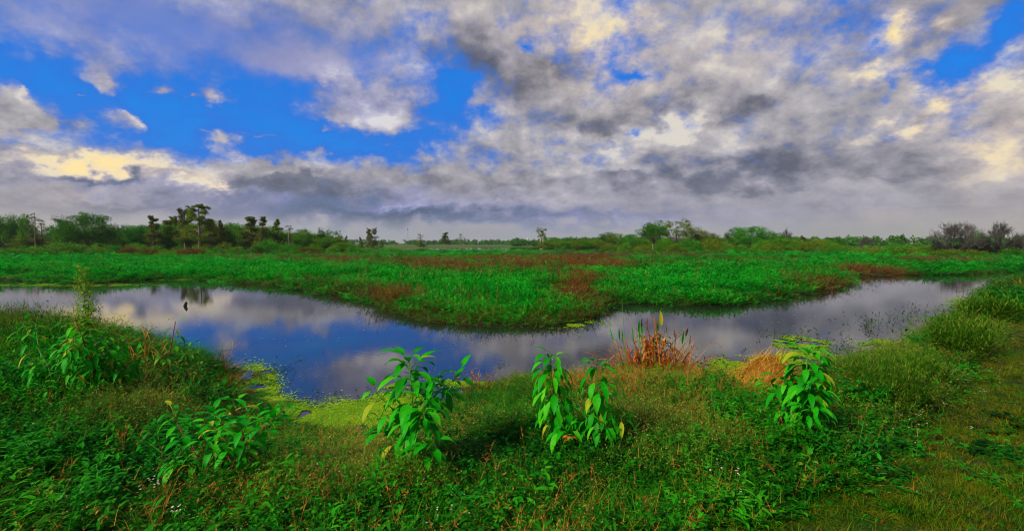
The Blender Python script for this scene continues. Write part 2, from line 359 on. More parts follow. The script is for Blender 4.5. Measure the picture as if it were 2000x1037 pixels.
def land(x, y):
    """height, distance to the water's edge (>0 on land), share of near bank"""
    x = np.asarray(x, float); y = np.asarray(y, float)
    dF = dist_poly(x, y, FARP, False); dN = dist_poly(x, y, NEARP, False)
    s = np.minimum(dF, dN); s = np.where(inside(x, y, POND), -s, s)
    s = s + (fbm2(x, y, 1.3, 3) - .5) * .35 * np.clip(np.hypot(x, y) / 12, .4, 2)
    nb = sstep(dF - dN, -1.5, 1.5)
    nb = np.where(y < 3, 1.0, nb)
    dL = dist_poly(x, y, LAKE, True); inl = inside(x, y, LAKE)
    sl = np.where(inl, -dL, dL)
    right = sstep(x, 3, 9)
    hb = (.42 + .14 * right) * sstep(s, -.05, 1.9) + .22 * sstep(s, 1.5, 5) + (fbm2(x, y, .9, 5) - .5) * .16 * sstep(s, .1, 1.5) + .02
    hm = .06 + .05 * sstep(s, 0, 3)
    h = hb * nb + hm * (1 - nb)
    h = np.where(s < 0, -.5 * sstep(-s, -.02, .8) - .01, h)
    far = np.hypot(x, y) > 60
    h = np.where(far, .10 + .4 * sstep(np.hypot(x, y), 300, 900), h)
    h = np.where(inl, -.4, h)
    return h, np.where(inl, -dL, s), nb
def ground_z(x, y): return land(x, y)[0]
def on_ground(px, py):
    x, y = at(px, py, 0.4)
    for _ in range(12):
        z = float(ground_z(np.array([x]), np.array([y]))[0]); z = max(z, 0.0); x, y = at(px, py, z)
    return x, y, z

ang = np.concatenate([np.arange(-62, 62, .28), np.arange(62, 298, 4.0)]) * np.pi / 180
rad = np.concatenate([[0.0], .5 * np.exp(np.linspace(0, math.log(1400 / .5), 470))])
A_, R_ = np.meshgrid(ang, rad)
gx, gy = R_ * np.sin(A_), R_ * np.cos(A_)
gz = ground_z(gx.ravel(), gy.ravel()).reshape(gx.shape)
nr, na = gx.shape
i0 = (np.arange(nr - 1)[:, None] * na + np.arange(na)[None]); j1 = np.roll(np.arange(na), -1)
i1 = (np.arange(nr - 1)[:, None] * na + j1[None])
F_ = np.stack([i0, i0 + na, i1 + na, i1], -1).reshape(-1, 4)
gm, N = new_mat('soil_and_litter')
geo = N.n('ShaderNodeNewGeometry', out=0)
n1 = N.noise(geo, 1.1, 6, .65); n2 = N.noise(geo, 22.0, 4, .7)
c1 = N.ramp(n2, [(.3, (.010, .008, .004)), (.55, (.035, .024, .010)), (.8, (.075, .052, .018))])
c2 = N.ramp(n2, [(.3, (.004, .022, .002)), (.6, (.012, .055, .004)), (.85, (.04, .08, .006))])
cg = N.mix(N.ss(n1, .42, .6), c1, c2)
c3 = N.ramp(N.noise(geo, .05, 5, .7), [(.35, (.03, .07, .005)), (.55, (.06, .10, .010)), (.7, (.09, .08, .015))])
plen = N.v('LENGTH', geo, out=1)
cg = N.mix(N.ss(plen, 70.0, 150.0), cg, c3)
b = N.n('ShaderNodeBsdfPrincipled', {'Base Color': cg, 'Roughness': .95, 'Specular IOR Level': .1, 'Normal': N.n('ShaderNodeBump', {'Strength': .6, 'Distance': .03, 'Height': n2})})
N.n('ShaderNodeOutputMaterial', {0: b}, out=None)
g = MB().add(np.stack([gx, gy, gz], -1).reshape(-1, 3), F_).build('ground', gm)
tag(g, kind='structure')

# ------------------------------------------------------------------ water
def grid_sheet(name, x0, x1, y0, y1, z, mat):
    o = MB().add([(x0, y0, z), (x1, y0, z), (x1, y1, z), (x0, y1, z)], [(0, 1, 2, 3)]).build(name, mat)
    return tag(o, kind='structure')
wm, N = new_mat('still_water')
geo = N.n('ShaderNodeNewGeometry', out=0)
n1 = N.noise(N.v('MULTIPLY', geo, (1.0, 2.2, 1.0)), 5.0, 3, .55)
n2 = N.noise(geo, 60.0, 2, .5)
hgt = N.m('MULTIPLY_ADD', n2, .10, n1)
bmp = N.n('ShaderNodeBump', {'Strength': 0.05, 'Distance': .012, 'Height': hgt})
mud = N.ramp(N.noise(geo, .7, 4), [(.3, (.010, .011, .009)), (.7, (.022, .020, .014))])
b = N.n('ShaderNodeBsdfPrincipled', {'Base Color': mud, 'Roughness': .025, 'IOR': 1.68, 'Specular IOR Level': .5, 'Normal': bmp})
N.n('ShaderNodeOutputMaterial', {0: b}, out=None)
grid_sheet('pond_water', -70, 70, 1.0, 62, 0.0, wm)
grid_sheet('lake_water', -140, 160, 115, 260, 0.0, wm)

# ------------------------------------------------------------------ marsh plants on the far side
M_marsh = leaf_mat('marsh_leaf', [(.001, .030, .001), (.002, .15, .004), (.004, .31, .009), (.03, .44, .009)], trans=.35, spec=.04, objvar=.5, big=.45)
M_olive = leaf_mat('olive_leaf', [(.02, .06, .004), (.04, .12, .006), (.09, .17, .01), (.14, .14, .02)], trans=.3, spec=.1, objvar=.5)
M_brown = leaf_mat('dead_stalk', [(.03, .012, .003), (.08, .030, .006), (.14, .05, .010), (.06, .10, .01)], trans=.15, spec=.1, objvar=.55)
M_rust = leaf_mat('rusty_leaf', [(.05, .016, .003), (.13, .040, .006), (.22, .08, .010), (.08, .13, .008)], trans=.2, spec=.1, objvar=.4)
M_straw = leaf_mat('straw_stalk', [(.12, .08, .02), (.24, .17, .04), (.16, .16, .02)], trans=.15, objvar=.4)
def marsh_clump(seed, mat, n=16, h=.40, r=.5, leafy=9, ll=.10, lw=.032, lean=.35):
    rng = np.random.default_rng(seed); mb = MB()
    a = rng.uniform(0, 6.28, n); q = r * np.sqrt(rng.uniform(0, 1, n))
    B = np.stack([q * np.cos(a), q * np.sin(a), np.full(n, -.03)], 1)
    D = unit(rdir(n, .5, 1, rng) * np.array([lean * 2, lean * 2, 1]))
    L = h * rng.uniform(.65, 1.15, n)
    ribbon(mb, B, D, L, .006, 'stem', .35, 3, c=rng.uniform(.2, .7, n))
    for k in range(leafy):
        t = .3 + .75 * k / leafy
        P_ = B + D * (L * t)[:, None] + np.array([0, 0, -.02])
        Dl = unit(rdir(n, -.1, .9, rng) + np.array([0, 0, .3]))
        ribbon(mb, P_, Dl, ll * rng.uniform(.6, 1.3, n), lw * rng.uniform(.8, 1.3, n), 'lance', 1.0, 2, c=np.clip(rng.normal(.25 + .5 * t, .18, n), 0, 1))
    return mb.build('clump', mat, link=False)
def twiggy_clump(seed, mat, n=12, h=.75, r=.4, br=7, bl=.22, w=.007):
    rng = np.random.default_rng(seed); mb = MB()
    a = rng.uniform(0, 6.28, n); q = r * np.sqrt(rng.uniform(0, 1, n))
    B = np.stack([q * np.cos(a), q * np.sin(a), np.full(n, -.03)], 1)
    D = unit(rdir(n, .6, 1, rng) * np.array([1.1, 1.1, 1])); L = h * rng.uniform(.5, 1.15, n)
    ribbon(mb, B, D, L, w * 1.3, 'stem', .3, 3)
    for k in range(br):
        t = rng.uniform(.2, 1.0, n); P_ = B + D * (L * t)[:, None] - np.array([0, 0, .03])
        Dl = unit(rdir(n, .0, .9, rng) + D * .5); bl_ = bl * rng.uniform(.4, 1.1, n)
        ribbon(mb, P_, Dl, bl_, w, 'blade', .5, 2)
        for j in range(2):
            P2_ = P_ + Dl * (bl_ * rng.uniform(.4, 1, n))[:, None]
            ribbon(mb, P2_, rdir(n, -.3, .8, rng), bl * .3 * rng.uniform(.5, 1.2, n), w * 2.0, 'lance', .4, 1)
    return mb.build('clump', mat, link=False)
# which patches are brown
BROWN = [(500, 506, 90, 7, .5), (640, 508, 100, 11, .8), (800, 512, 110, 14, .7), (930, 524, 130, 17, .8), (1120, 500, 170, 11, .85), (1040, 512, 120, 14, .7), (1150, 522, 60, 16, .8), (760, 578, 60, 14, 1.6), (870, 597, 90, 16, .6),
         (1125, 575, 52, 30, 1.6), (1050, 615, 120, 14, .55), (1590, 553, 75, 14, 1.25), (1470, 509, 90, 6, .9), (1240, 520, 100, 10, .7), (1350, 500, 60, 6, .6), (1850, 508, 120, 8, 1.2), (1700, 534, 70, 8, .9), (1680, 527, 90, 6, .7),
         (660, 560, 60, 12, .6), (560, 545, 80, 8, .35), (80, 528, 40, 8, .5), (700, 493, 200, 5, .6), (420, 498, 150, 6, .7), (1000, 620, 200, 10, .4), (1250, 497, 150, 5, .5)]
def brownness(px, py, x, y):
    w = np.zeros_like(px)
    for (cx, cy, rx, ry, k) in BROWN: w = w + k * np.exp(-((px - cx) / rx) ** 2 - ((py - cy) / ry) ** 2)
    return w * (-.25 + 2.3 * fbm2(x, y, .6, 11)) + .75 * (fbm2(x, y, .25, 12) - .5) * .5
def scatter_polar(n, d0, d1, a0, a1, power):
    # density per area falls as distance**-power
    u = RNG.uniform(0, 1, n); p = 2 - power
    r = (d0 ** p + u * (d1 ** p - d0 ** p)) ** (1 / p) if abs(p) > 1e-6 else d0 * (d1 / d0) ** u
    a = RNG.uniform(R(a0), R(a1), n)
    return r * np.sin(a), r * np.cos(a), r
x, y, r = scatter_polar(64000, 10.5, 170, -58, 58, 1.45)
h, s, nb = land(x, y)
pxk, _ = project(x, y, h)
keep = (s > -.12) & (nb < .35) & ~((r > 60) & (s < .5)) & ~((y > 84) & (pxk < 690) & (RNG.uniform(0, 1, len(x)) < .8)) & ~((y > 100) & (pxk > 1200) & (RNG.uniform(0, 1, len(x)) < .8))
x, y, r, h, s = x[keep], y[keep], r[keep], h[keep], s[keep]
px, py = project(x, y, h + .2)
bn = brownness(px, py, x, y)
u = RNG.uniform(.08, 1.05, len(x))
brown = bn > u
zone_far = sstep(r, 95, 150)          # towards the woods the growth turns olive
olive = ~brown & (RNG.uniform(0, 1, len(x)) < np.clip(zone_far * .8 + .05 + .5 * sstep(-s, -1.2, -.0), 0, 1))
gap = (fbm2(x, y, .9, 77, 4) < .30) & (RNG.uniform(0, 1, len(x)) < .75)
brown &= ~gap; stalk = ~brown & ~olive & (RNG.uniform(0, 1, len(x)) < .05 * (fbm2(x, y, .3, 78) > .45))
grow = (r / 12) ** .62
def put(name, mask, variants, label, cat, hs=1.0, keepf=1.0):
    m = mask & (RNG.uniform(0, 1, len(x)) < keepf); n = m.sum()
    sxy = grow[m] * RNG.uniform(.75, 1.25, n); edge = .55 + .45 * sstep(s[m], 0, .9)
    hum = .05 + 1.9 * fbm2(x[m], y[m], .75, 21, 4)
    sz = hs * edge * hum * RNG.uniform(.85, 1.2, n) * (1 - .35 * sstep(r[m], 30, 90)) * np.where((r[m] > 55) & (px[m] > 720) & (px[m] < 1100), .38, 1)
    rot = np.stack([RNG.normal(0, .12, n), RNG.normal(0, .12, n), RNG.uniform(0, 6.28, n)], 1)
    pts = np.stack([x[m], y[m], np.maximum(h[m], 0)], 1)
    scatter(name, pts, np.stack([sxy, sxy, sz], 1), rot, RNG.integers(0, len(variants), n), variants, label, cat)
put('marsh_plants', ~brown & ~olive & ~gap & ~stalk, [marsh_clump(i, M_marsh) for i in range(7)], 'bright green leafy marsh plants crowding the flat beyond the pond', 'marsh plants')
put('marsh_grass', olive, [marsh_clump(20 + i, M_olive, n=14, h=.38, leafy=7, ll=.13, lw=.012) for i in range(4)], 'olive green sedge and grass mixed through the marsh', 'marsh grass', 1.0)
rs_ = (bn * RNG.uniform(.6, 1.4, len(x)) > 1.15) & (r < 60)
put('standing_stalks', stalk, [twiggy_clump(80 + i, M_straw, n=5, h=.75, r=.3, br=6) for i in range(3)], 'thin straw coloured stalks standing above the green marsh plants', 'dead weeds', 1.15)
put('dead_weeds', brown & ~rs_, [twiggy_clump(40 + i, M_brown) for i in range(5)], 'brown dead weed stalks standing in patches in the marsh', 'dead weeds', .82, .8)
put('rusty_weeds', brown & rs_, [twiggy_clump(60 + i, M_rust, br=9) for i in range(4)], 'rust coloured twiggy weeds at the marsh edge', 'dead weeds', 1.0, 1.0)
# straggling shoots that lean out over the water along the marsh edge
mb = MB()
fp = FARP[6:27]
seg = RNG.integers(0, len(fp) - 1, 900); tt = RNG.uniform(0, 1, 900)[:, None]
E = fp[seg] * (1 - tt) + fp[seg + 1] * tt
out = -unit(E) * RNG.uniform(-.2, .5, (900, 1)); E = E + out
B = np.concatenate([E, np.full((900, 1), -.01)], 1)
D = unit(np.concatenate([-unit(E) * .7 + RNG.normal(0, .6, (900, 2)), RNG.uniform(.1, .9, (900, 1))], 1))
L = RNG.uniform(.12, .55, 900)
ribbon(mb, B, D, L, .010, 'stem', .9, 4, c=RNG.uniform(0, 1, 900))
for k in range(5):
    P_ = B + D * (L * (.3 + .15 * k))[:, None] - np.array([0, 0, .02 * k])
    ribbon(mb, P_, rdir(900, -.2, .8), RNG.uniform(.04, .10, 900), .018, 'lance', .6, 2)
o = mb.build('edge_shoots', M_olive); tag(o, 'thin straggling shoots leaning over the water along the marsh edge', 'marsh shoots', kind='stuff')

# ------------------------------------------------------------------ trees
M_bark = plain_mat('bark', (.05, .04, .03), (.16, .13, .10), 3)
M_palebark = plain_mat('pale_bark', (.08, .06, .04), (.19, .155, .11), 2)
M_whitebark = plain_mat('bleached_bark', (.28, .22, .15), (.5, .42, .3), 2)
M_greybark = plain_mat('grey_bark', (.030, .027, .022), (.095, .083, .070), 3)
M_moss = leaf_mat('hanging_moss', [(.008, .010, .006), (.03, .032, .018)], trans=.1)
M_f = {
 'dark':  leaf_mat('dark_foliage', [(.010, .055, .001), (.028, .13, .003), (.07, .23, .005)], objvar=.25),
 'mid':   leaf_mat('green_foliage', [(.022, .09, .001), (.06, .20, .002), (.12, .30, .004)], objvar=.3),
 'bright': leaf_mat('bright_foliage', [(.012, .10, .003), (.035, .21, .006), (.08, .28, .010)], objvar=.2),
 'lime':  leaf_mat('lime_foliage', [(.03, .13, .004), (.08, .23, .008), (.16, .30, .015)], objvar=.2),
 'olive': leaf_mat('olive_foliage', [(.04, .08, .002), (.10, .17, .004), (.18, .24, .008)], objvar=.3),
 'brown': leaf_mat('russet_foliage', [(.05, .07, .008), (.12, .13, .014), (.12, .20, .012)], objvar=.3),
 'rust':  leaf_mat('rust_foliage', [(.06, .04, .005), (.14, .07, .01), (.10, .12, .012)], objvar=.3),
}
def leafcloud(mb, C, rad, per, size, rng, flat=1.0, tone=None, up=.3):
    """leaf-sized faces spread through each clump of a crown; a clump has its own tone"""
    n = len(C); C = np.repeat(C, per, 0); rr = np.repeat(np.broadcast_to(rad, (n,)), per)
    d = rdir(n * per, -1, 1, rng) * (rng.uniform(0, 1, n * per) ** .45)[:, None] * rr[:, None]; d[:, 2] *= flat
    tn = np.repeat(rng.uniform(.1, .9, n) if tone is None else tone, per) + rng.normal(0, .10, n * per)
    Dl = unit(rdir(n * per, -1, 1, rng) + np.array([0, 0, up]))
    ribbon(mb, C + d, Dl, size * rng.uniform(.6, 1.4, n * per), size * .62 * rng.uniform(.7, 1.3, n * per), 'lance', .4, 2, c=np.clip(tn, 0, 1), side=rdir(n * per, -1, 1, rng))
def limbs(mb, base, tips, r0, rng, c=.5, sides=5):
    for tp in tips:
        a = np.array(base, float); b_ = np.array(tp, float); m = (a + b_) / 2 + rng.normal(0, .06, 3) * np.linalg.norm(b_ - a); m[2] += .1 * np.linalg.norm(b_ - a) * .3
        tube(mb, [a, m, b_], [r0, r0 * .6, r0 * .2], sides, c)
def mk_broad(seed, H=10, Wd=9, trunk_h=.10, ncl=110, per=60, size=.34, gap=.14, clr=1.45, bark=None, flat_top=0.0, lobes=6):
    """round-headed tree, unit metres; returns (trunk mesh builder, crown builder)"""
    rng = np.random.default_rng(seed); tr, cr = MB(), MB()
    zc = H * (trunk_h + 1) / 2; hz = H * (1 - trunk_h) / 2
    lob = unit(rdir(lobes, -.3, 1, rng)); lobr = rng.uniform(.55, .8, lobes)
    C = []
    while len(C) < ncl:
        d = rdir(1, -.75, 1, rng)[0]; q = rng.uniform(.25, 1) ** .5
        bulge = .74 + .30 * max(0, max(((d @ l) - .55) / .45 for l in lob)) + rng.normal(0, .05)
        p = d * q * bulge * np.array([Wd / 2, Wd / 2, hz]) + np.array([0, 0, zc])
        if flat_top and p[2] > H * (1 - flat_top): p[2] = H * (1 - flat_top) + (p[2] - H * (1 - flat_top)) * .3
        C.append(p)
    C = np.array(C); C = C[rng.uniform(0, 1, len(C)) > gap * .5]
    leafcloud(cr, C, clr * rng.uniform(.55, 1.15, len(C)), per, size, rng, .75)
    fork = np.array([rng.normal(0, .2), rng.normal(0, .2), H * trunk_h * 1.1])
    tube(tr, [(0, 0, -.3), (rng.normal(0, .1), 0, H * trunk_h * .5), fork, fork + np.array([.1, .1, H * .3])], [H * .028, H * .022, H * .018, H * .006], 8)
    limbs(tr, fork - np.array([0, 0, .3]), C[rng.permutation(len(C))[:16]], H * .010, rng)
    return tr, cr
def mk_cypress(seed, H=12, Wd=3.6, bare=.3, tiers=16, per=46, size=.32, taper=.6, dens=1.0, twist=0):
    rng = np.random.default_rng(seed); tr, cr = MB(), MB()
    tube(tr, [(0, 0, -.3), (0, 0, H * .04), (rng.normal(0, .08), 0, H * .4), (rng.normal(0, .1), rng.normal(0, .1), H * .75), (0, 0, H)], [H * .035, H * .022, H * .014, H * .009, H * .002], 8)
    C = []; 
    for k in range(tiers):
        f = np.clip(k / (tiers - 1) + rng.normal(0, .025), 0, 1); z = H * (bare + (1 - bare) * f * .97)
        w = Wd / 2 * (1 - taper * f) * rng.uniform(.55, 1.15)
        for j in range(rng.integers(3, 6)):
            a = rng.uniform(0, 6.28); tip = np.array([w * math.cos(a), w * math.sin(a), z + w * rng.uniform(-.1, .35)])
            tube(tr, [(0, 0, z - .1), tip * np.array([.5, .5, 1]) - np.array([0, 0, w * .03]), tip], [H * .005, H * .0035, H * .0015], 4)
            for q in (.55, .85, 1.05):
                if rng.uniform() < dens: C.append(np.array([tip[0] * q, tip[1] * q, z + (tip[2] - z) * q + rng.normal(0, H * .018)]))
    C = np.array(C); leafcloud(cr, C, H * .062 * rng.uniform(.5, 1.3, len(C)) * np.clip(1.35 - 1.05 * C[:, 2] / H, .25, 1), per, size * .85, rng, .9, up=.2)
    return tr, cr
def mk_shrub(seed, H=3.2, Wd=5, ncl=70, per=70, size=.20, clr=.85):
    rng = np.random.default_rng(seed); tr, cr = MB(), MB(); C = []
    for _ in range(ncl):
        a = rng.uniform(0, 6.28); q = math.sqrt(rng.uniform(0, 1)); top = H * (1 - .75 * q * q) * rng.uniform(.35, 1.0) ** .6
        C.append((Wd / 2 * q * math.cos(a), Wd / 2 * q * math.sin(a), max(.35, top - .4)))
    C = np.array(C); leafcloud(cr, C, clr * rng.uniform(.5, 1.1, len(C)), per, size, rng, .8, up=.6)
    for k in rng.permutation(len(C))[:14]:
        tube(tr, [(C[k][0] * .15, C[k][1] * .15, -.1), C[k] * np.array([.6, .6, .6]), C[k]], [.06, .04, .015], 5)
    return tr, cr
def mk_bare(seed, H=10, spread=.3, mosses=90, moss_z=.55, depth=6):
    """bare fan-headed tree with moss hanging in its lower half"""
    rng = np.random.default_rng(seed); tr, cr = MB(), MB(); tips = []
    def grow_(p, d, L, r, k):
        q = p + d * L; mid = (p + q) / 2 + rng.normal(0, .05, 3) * L
        tube(tr, [p, mid, q], [r, r * .85, r * .7], 5 if k < 3 else 3)
        tips.append((q, k))
        if k >= depth: return
        for _ in range(3):
            nd = unit(d + rng.normal(0, spread + .12 * k, 3) + unit(q - np.array([0, 0, H * .12])) * .35)
            grow_(q, nd, L * rng.uniform(.62, .86), r * .70, k + 1)
    tube(tr, [(0, 0, -.3), (0, 0, H * .06), (0, 0, H * .17)], [H * .035, H * .028, H * .022], 8)
    for j in range(10):
        a = j * 2.4 + rng.normal(0, .2); tilt = [.1, .45, .8, 1.1, 1.25][j % 5] + rng.normal(0, .06)
        grow_(np.array([0, 0, H * rng.uniform(.08, .17)]), np.array([math.sin(tilt) * math.cos(a), math.sin(tilt) * math.sin(a), math.cos(tilt)]), H * .26, H * .016, 1)
    z = np.array([t[0][2] for t in tips]); sc = H / max(z)
    pts = np.array([t[0] for t in tips if t[1] >= 2]); low = pts[pts[:, 2] * sc < H * moss_z]
    C = low[rng.integers(0, len(low), mosses)] * rng.uniform(.3, 1, (mosses, 1)) * np.array([.8, .8, 1])
    leafcloud(cr, C - np.array([0, 0, .3]), .75, 45, .26, rng, 1.7, up=-1.2)
    for v in tr.v: v *= sc
    for v in cr.v: v *= sc
    return tr, cr
BASE = {}
def base_kind(key, fn, fol, bark, **kw):
    t, c = fn(**kw); BASE[key] = (t.mesh(key + '_trunk', bark), c.mesh(key + '_crown', M_f[fol] if isinstance(fol, str) else fol) if c.n else None, fol)
    zz_ = np.concatenate((c.v + t.v) if key.startswith('bare') else c.v); BASE[key] += (float(np.percentile(zz_[:, 2], 99.5)), float(np.percentile(zz_[:, 0], 98.5) - np.percentile(zz_[:, 0], 1.5)))
for i in range(4): base_kind('round%d' % i, mk_broad, 'mid', M_bark, seed=100 + i, H=10, Wd=[8, 10, 7, 9][i], ncl=[110, 140, 90, 120][i], gap=.15)
for i in range(3): base_kind('tall%d' % i, mk_broad, 'mid', M_bark, seed=110 + i, H=10, Wd=5, trunk_h=.06, ncl=95, clr=1.0, per=60, size=.30, lobes=9)
base_kind('oak', mk_broad, 'dark', M_bark, seed=120, H=10, Wd=12.5, trunk_h=.10, ncl=260, clr=1.35, per=60, size=.34, gap=.05, lobes=10)
base_kind('gappy', mk_broad, 'olive', M_bark, seed=121, H=10, Wd=10.5, trunk_h=.30, ncl=110, clr=.85, per=60, size=.26, gap=.3, lobes=7)
base_kind('stem', mk_broad, 'dark', M_palebark, seed=122, H=10, Wd=7.2, trunk_h=.32, ncl=150, clr=1.1, per=60, size=.30, gap=.1, lobes=7)
for i in range(4): base_kind('cypress%d' % i, mk_cypress, 'brown', M_palebark, seed=130 + i, H=12, Wd=[4.0, 3.2, 4.6, 3.6][i], bare=[.22, .2, .15, .3][i], taper=[.7, .75, .85, .45][i])
base_kind('peak', mk_cypress, 'olive', M_palebark, seed=137, H=13, Wd=8.0, bare=.28, taper=.72, tiers=17, per=44)
for i in range(2): base_kind('snag%d' % i, mk_cypress, 'brown', M_palebark, seed=140 + i, H=12, Wd=3.6, bare=.3, taper=.5, dens=.35, tiers=9, per=20)
base_kind('cone', mk_cypress, 'olive', M_bark, seed=145, H=9, Wd=4.2, bare=.12, taper=.8, tiers=13, per=44)
base_kind('column', mk_cypress, 'brown', M_bark, seed=146, H=9, Wd=4.4, bare=.10, taper=.25, tiers=15, per=46)
for i in range(5): base_kind('shrub%d' % i, mk_shrub, 'bright', M_bark, seed=150 + i, H=3.2, Wd=[5, 4, 6, 4.5, 5.5][i])
for i in range(3): base_kind('bare%d' % i, mk_bare, M_moss, M_greybark, seed=160 + i, H=10, spread=[.3, .34, .3][i], mosses=[260, 220, 380][i], moss_z=[.40, .40, .50][i])
VARI = {}
def plant_tree(key, px, ytop, wpx, D, fol=None, name='tree', label='', cat='tree', group=None, rz=None, zb=.08):
    t, c, f0, Hb, Wb = BASE[key]
    if D < 136: D *= .87
    x_, y_, d_ = pdir(px, ytop); k = D / y_; x = x_ * k; top = CAMH + d_ * k
    H = (top - zb) / Hb; Wm = wpx / FPX * D / Wb if wpx else H
    e = empty(name, (x, D, zb), rz if rz is not None else RNG.uniform(0, 6.28), (Wm, Wm, H))
    tag(e, label, cat, group)
    to = bpy.data.objects.new('trunk', t); COL.objects.link(to); to.parent = e
    if c:
        m = c
        if fol and fol != f0:
            if (key, fol) not in VARI: VARI[(key, fol)] = c.copy(); VARI[(key, fol)].materials[0] = M_f[fol]
            m = VARI[(key, fol)]
        co = bpy.data.objects.new('moss' if key.startswith('bare') else 'crown', m); COL.objects.link(co); co.parent = e
    return e
